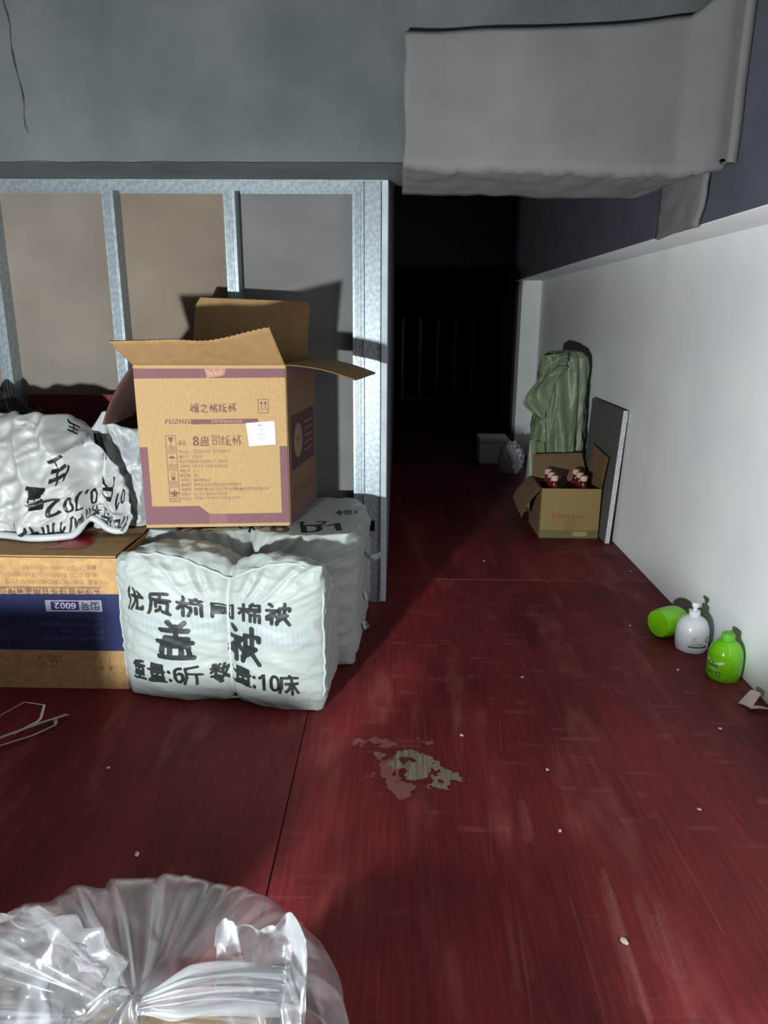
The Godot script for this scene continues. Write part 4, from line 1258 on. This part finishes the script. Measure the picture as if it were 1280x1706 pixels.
func build_bottles() -> void:
	var white := mat(c8(232, 236, 240), 0.28, 0.0, 0.5)
	var o := thing("pump_bottle", "squat white hand wash bottle with a white pump, on the red floor by the wall", "bottle", Vector3(1.022, 0, -2.268))
	part("body", lathe(smooth_profile([Vector2(0, 0.0), Vector2(0.044, 0.0), Vector2(0.050, 0.004), Vector2(0.0535, 0.03), Vector2(0.0535, 0.062), Vector2(0.050, 0.086), Vector2(0.040, 0.106), Vector2(0.026, 0.116), Vector2(0.016, 0.119), Vector2(0, 0.119)], 5), 56), white, o)
	part("collar", lathe([Vector2(0, 0.118), Vector2(0.0178, 0.118), Vector2(0.0182, 0.120), Vector2(0.0178, 0.137), Vector2(0.0165, 0.139), Vector2(0, 0.139)], 32), white, o)
	var pump := part("pump_head", lathe(smooth_profile([Vector2(0, 0.138), Vector2(0.0065, 0.138), Vector2(0.0065, 0.150), Vector2(0.011, 0.152), Vector2(0.012, 0.163), Vector2(0.009, 0.167), Vector2(0, 0.168)], 3), 28), white, o)
	part("spout", tube([Vector3(0, 0.159, 0), Vector3(0.004, 0.1605, -0.015), Vector3(0.008, 0.160, -0.028), Vector3(0.010, 0.155, -0.036)], 0.0045, 10), white, pump)
	var im := canvas(420, 240, c8(232, 236, 240))
	var ink := c8(44, 50, 58)
	for k in 16:
		draw_seg(im, Vector2(150, 62) + Vector2(17, 0).rotated(k / 16.0 * TAU), Vector2(150, 62) + Vector2(17, 0).rotated((k + 1) / 16.0 * TAU), 4, c8(110, 118, 124))
	draw_seg(im, Vector2(138, 66), Vector2(162, 58), 5, c8(110, 118, 124))
	fine_print(im, Vector2(112, 96), 5, 16, c8(80, 86, 92))
	fine_print(im, Vector2(104, 136), 8, 17, c8(80, 86, 92))
	im.fill_rect(Rect2i(88, 172, 230, 26), ink)
	fine_print(im, Vector2(96, 177), 10, 15, c8(200, 204, 208))
	for k in 24:
		draw_seg(im, Vector2(330, 92) + Vector2(40, 0).rotated(k / 24.0 * TAU), Vector2(330, 92) + Vector2(40, 0).rotated((k + 1) / 24.0 * TAU), 12, ink)
	part("label", curved_label(0.0541, -1.05, 1.25, 0.012, 0.072), textured(im, 0.35), o)

	var green := mat(c8(122, 204, 24), 0.12, 0.0, 0.6)
	green.backlight_enabled = true
	green.backlight = Color(0.10, 0.22, 0.02)
	var capm := mat(c8(104, 184, 50), 0.4, 0.0, 0.4)
	var lab := canvas(360, 260, c8(122, 204, 24))
	for k in 12:
		draw_seg(lab, Vector2(30 + k * 20, 60 + 34 * sin(k * 0.26)), Vector2(50 + k * 20, 60 + 34 * sin((k + 1) * 0.26)), 34, c8(222, 238, 214))
	write_latin(lab, "SBH", Vector2(70, 128), 56, c8(38, 96, 40), 0.1)
	fine_print(lab, Vector2(60, 150), 7, 24, c8(222, 238, 214))
	for k in 18:
		draw_seg(lab, Vector2(230, 205) + Vector2(26, 0).rotated(k / 18.0 * TAU), Vector2(230, 205) + Vector2(26, 0).rotated((k + 1) / 18.0 * TAU), 10, c8(30, 96, 30))
	write_latin(lab, "2", Vector2(221, 220), 30, c8(214, 236, 200))
	fine_print(lab, Vector2(40, 196), 6, 18, c8(40, 104, 40))
	var lm := textured(lab, 0.25)
	var g := thing("soap_bottle", "bright green hand soap bottle standing upright against the white wall", "bottle", Vector3(1.046, 0, -2.068), "green soap bottles")
	part("body", lathe(smooth_profile([Vector2(0, 0.0), Vector2(0.042, 0.0), Vector2(0.048, 0.004), Vector2(0.052, 0.03), Vector2(0.052, 0.065), Vector2(0.049, 0.090), Vector2(0.040, 0.110), Vector2(0.027, 0.122), Vector2(0.017, 0.126), Vector2(0, 0.126)], 5), 56), green, g)
	var cp := part("cap", lathe([Vector2(0, 0.125), Vector2(0.0205, 0.125), Vector2(0.021, 0.127), Vector2(0.0195, 0.146), Vector2(0.017, 0.149), Vector2(0, 0.150)], 32), capm, g)
	part("spout", tube([Vector3(0.002, 0.143, -0.002), Vector3(0.010, 0.1435, -0.012), Vector3(0.018, 0.143, -0.023), Vector3(0.023, 0.140, -0.029)], 0.005, 10), capm, cp)
	part("label", curved_label(0.0526, -1.75, -0.15, 0.012, 0.082), lm, g)
	var l := g.duplicate() as Node3D
	l.name = numbered("soap_bottle")
	add_child(l, true)
	tag(l, "bright green hand soap bottle lying on its side, base outward, behind the white pump bottle", "bottle", "green soap bottles")
	var ax := Vector3(0.80, 0.0, -0.42).normalized()
	var sx := Vector3.UP.cross(ax).normalized()
	l.basis = Basis(sx, ax, sx.cross(ax)) * Basis(Vector3.UP, 1.0)
	l.position = Vector3(0.932, 0.0535, -2.345)

func build_floor_litter() -> void:
	# bent piece of torn paper near the wall
	var sc := thing("paper_scrap", "bent cream paper scrap lying on the red floor near the standing green bottle", "scrap", Vector3(1.035, 0.001, -1.875))
	part("short_arm", sheet(6, 4, func(u: float, v: float): return Vector3(-0.010 + 0.044 * u + 0.02 * (v - 0.5), 0.003 + 0.030 * u + 0.004 * sin(v * 3.0), -0.002 - 0.030 * u + (v - 0.5) * (0.034 - 0.010 * u)), 0.0012), M.scrap, sc)
	part("long_arm", sheet(8, 4, func(u: float, v: float): return Vector3(-0.006 + 0.072 * u, 0.004 + 0.004 * sin(u * 3.0) + 0.010 * (1.0 - u) * v, 0.010 + 0.010 * u + (v - 0.5) * 0.040 * (1.0 - 0.9 * u)), 0.0012), M.scrap, sc)
	# white packing straps at the left
	var pv := mat(c8(206, 204, 200), 0.45)
	var ribbons := [
		[[Vector3(-1.16, 0.012, -1.50), Vector3(-1.06, 0.025, -1.60), Vector3(-0.97, 0.022, -1.70), Vector3(-0.925, 0.010, -1.765)], 0.011, "flat pale packing strap, the widest one, on the red floor before the navy-banded carton"],
		[[Vector3(-1.12, 0.006, -1.52), Vector3(-1.04, 0.012, -1.60), Vector3(-0.97, 0.010, -1.66), Vector3(-0.935, 0.008, -1.715), Vector3(-0.945, 0.012, -1.735)], 0.006, "thin pale packing strap crossing under the widest strap on the floor"],
		[[Vector3(-1.20, 0.006, -1.60), Vector3(-1.10, 0.03, -1.70), Vector3(-1.04, 0.05, -1.76), Vector3(-0.99, 0.035, -1.77), Vector3(-0.985, 0.012, -1.73), Vector3(-1.03, 0.006, -1.67)], 0.004, "narrow pale packing strap looped up from the floor before the carton"]]
	for r in ribbons:
		var c := Curve3D.new()
		for k in r[0].size():
			var t: Vector3 = (r[0][mini(k + 1, r[0].size() - 1)] - r[0][maxi(k - 1, 0)]) / 6.0
			c.add_point(r[0][k], -t, t)
		var len := c.get_baked_length()
		var wd: float = r[1]
		var s := part("packing_strap", sheet(30, 1, func(u: float, v: float):
			var p := c.sample_baked(u * len)
			var d := (c.sample_baked(minf(u * len + 0.01, len)) - c.sample_baked(maxf(u * len - 0.01, 0.0))).normalized()
			return p + d.cross(Vector3.UP).normalized() * (v - 0.5) * wd * 1.6 + Vector3(0, (v - 0.5) * wd * 0.4, 0), 0.001), pv)
		tag(s, r[2], "strap", "pale packing straps")
	# chips of plaster and paper
	var spots := [[0.402, -2.036, "about a metre before the white pump bottle"], [0.386, -1.560, "beside the peeled patch, towards the white wall"], [0.916, -2.100, "just in front of the white pump bottle"], [0.424, -1.051, "the largest and nearest chip"], [0.370, -1.339, "alone between the peeled patch and the biggest chip"], [0.709, -1.420, "between the paper scrap and the biggest chip"],
		[0.183, -1.706, "just behind the peeled patch"], [0.868, -2.440, "beyond the lying green bottle"], [0.904, -1.759, "nearest to the cream paper scrap"], [-0.541, -1.242, "behind the knotted clear bag"], [-0.719, -1.536, "on the shaded floor before the lettered bale"], [1.055, -3.031, "against the wall below the leaning board"], [0.411, -3.145, "deep in the passage past the cross joint"]]
	for k in spots.size():
		var r := (0.003 + 0.002 * rng.randf()) * (1.15 if k == 3 else 0.9)
		var ch := part("plaster_chip", lump(Vector3(r * 1.5, r * 0.45, r), 0.5, 1.6, k * 1.7, 10, 7), M.scrap, self, Vector3(spots[k][0], r * 0.55, spots[k][1]))
		ch.rotation.y = rng.randf() * TAU
		tag(ch, "tiny pale plaster chip on the floor, " + spots[k][2], "chip", "plaster chips on the red floor")

func build_clear_bag() -> void:
	var o := thing("plastic_bag", "big knotted clear plastic bag of rubbish standing nearest the viewer on the red floor", "plastic bag", Vector3(-0.31, 0, -0.60))
	var film := bag_film(0.19, 0.2)
	var thick := bag_film(0.22, 0.22)
	var K := Vector3(0.045, 0.405, 0.03)
	part("film", grid(220, 60, func(u: float, v: float):
		var a: float = fposmod(u, 1.0) * TAU
		var rho := sin(minf(v / 0.55, 1.0) * PI * 0.5)
		if v > 0.55:
			rho = 1.0 - 0.15 * pow((v - 0.55) / 0.45, 2.0)
		var y := 0.395 + 0.015 * sin(minf(v / 0.4, 1.0) * PI) - 0.075 * smoothstep(0.25, 0.6, v)
		y = lerpf(y, 0.004, smoothstep(0.45, 1.0, v))
		var pleat := 0.5 * sin(a * 17.0 + 2.5 * sin(a * 3.0)) + 0.5 * ridge(Vector3(cos(a) * 3.2, sin(a) * 3.2, v * 0.7), 2.0)
		var amp := 0.017 * smoothstep(0.02, 0.25, v) * (1.0 - smoothstep(0.45, 0.8, v))
		var rr := maxf(rho, 0.02) + 0.03 * ridge(Vector3(cos(a) * 2.0, v * 3.0, sin(a) * 2.0), 1.3) * smoothstep(0.3, 0.7, v)
		var c := K.lerp(Vector3(0, 0, 0), smoothstep(0.0, 0.6, v))
		return Vector3(c.x + 0.262 * rr * cos(a), y + pleat * amp, c.z + 0.215 * rr * sin(a) + pleat * amp * 0.6)), film, o)
	# thick crumpled bulge on the left of the knot
	part("folded_lobe", lump(Vector3(0.135, 0.085, 0.115), 0.20, 1.1, 6.0, 110, 70), thick, o, Vector3(-0.105, 0.395, 0.055))
	# neck of the bag: pleated strands lying to the right of the knot
	part("neck", grid(90, 40, func(u: float, v: float):
		var a: float = fposmod(u, 1.0) * TAU
		var r := (0.009 + 0.013 * smoothstep(0.0, 0.35, v) - 0.004 * v) * (1.0 + 0.30 * sin(a * 11.0 + v * 2.0) + 0.22 * sin(a * 5.0 + v * 5.0))
		if v <= 0.0 or v >= 1.0:
			r = 0.0
		return K + Vector3(0.008 + 0.150 * v, 0.018 + 0.018 * sin(v * 2.4) + r * 0.62 * sin(a), 0.012 - 0.010 * v + r * cos(a))), thick, o)
	part("knot", grid(40, 24, func(u: float, v: float):
		var a: float = fposmod(u, 1.0) * TAU
		var r := 0.017 * sin(v * PI) * (1.0 + 0.2 * sin(a * 5.0 + v * 9.0))
		return K + Vector3(r * cos(a) + 0.003, 0.028 - 0.05 * v, r * sin(a) + 0.012)), thick, o)
	for d in [[-0.075, 0.01, 0.03, 0.4], [-0.06, -0.004, 0.05, 2.0], [0.02, -0.03, 0.075, 3.2]]:
		part("knot_tail", sheet(16, 8, func(u: float, v: float): return K + Vector3(d[0] * u, 0.02 + d[1] + 0.010 * sin(u * 7.0 + d[3]), d[2] * u + (v - 0.5) * 0.034 * u + 0.012) + Vector3(0, 0.006 * sin(v * 9.0 + u * 4.0), 0), 0.001), thick, o)
	# stiff crumpled fold standing on the right
	part("crumpled_fold", sheet(60, 60, func(u: float, v: float):
		var p := Vector3(lerpf(0.118, 0.222, u), lerpf(0.478, 0.26, v) - 0.03 * pow(1.0 - u, 2.0), lerpf(-0.03, 0.03, v))
		p.z += 0.022 * (ridge(Vector3(u * 1.0, v * 1.6 - u, 2.0), 1.3) - 0.4) + 0.04 * smoothstep(0.7, 1.0, u) + 0.004 * ridge(Vector3(u * 3.0, v * 4.0, 5.0), 1.2)
		p.y += 0.008 * sin(u * 7.0 + 1.0) * (1.0 - v)
		return p, 0.001), thick, o)
	# what is in it
	var card := thing("inner_carton", "tan cardboard carton seen through the clear plastic bag below its knot", "carton", Vector3(-0.27, 0, -0.57))
	part("body", block(Vector3(0.24, 0.26, 0.24), 0.004), M.cardboard, card, Vector3(0, 0.134, 0))
	part("round_lid", lathe([Vector2(0, 0.274), Vector2(0.05, 0.274), Vector2(0.053, 0.271), Vector2(0.053, 0.265), Vector2(0, 0.265)], 32), mat(c8(96, 62, 44), 0.6), card, Vector3(0.02, 0, 0.06))
	# more goods stacked beside the bag, out of the picture; they shade the floor at the left
	var sa := thing("stacked_carton", "plain brown carton stacked beside the clear bag, away from the passage", "carton", Vector3(-1.01, 0, -0.60))
	part("body", block(Vector3(0.36, 0.48, 0.26), 0.004), M.cardboard, sa, Vector3(0, 0.241, 0))
	part("tape", block(Vector3(0.05, 0.002, 0.262), 0.0005), M.card_edge, sa, Vector3(0, 0.482, 0))
	var sb := thing("stacked_carton", "low brown carton between the clear bag and the taller stacked carton", "carton", Vector3(-0.7115, 0, -0.60))
	part("body", block(Vector3(0.234, 0.385, 0.26), 0.004), M.cardboard, sb, Vector3(0, 0.1935, 0))
	part("tape", block(Vector3(0.05, 0.002, 0.262), 0.0005), M.card_edge, sb, Vector3(0, 0.387, 0))
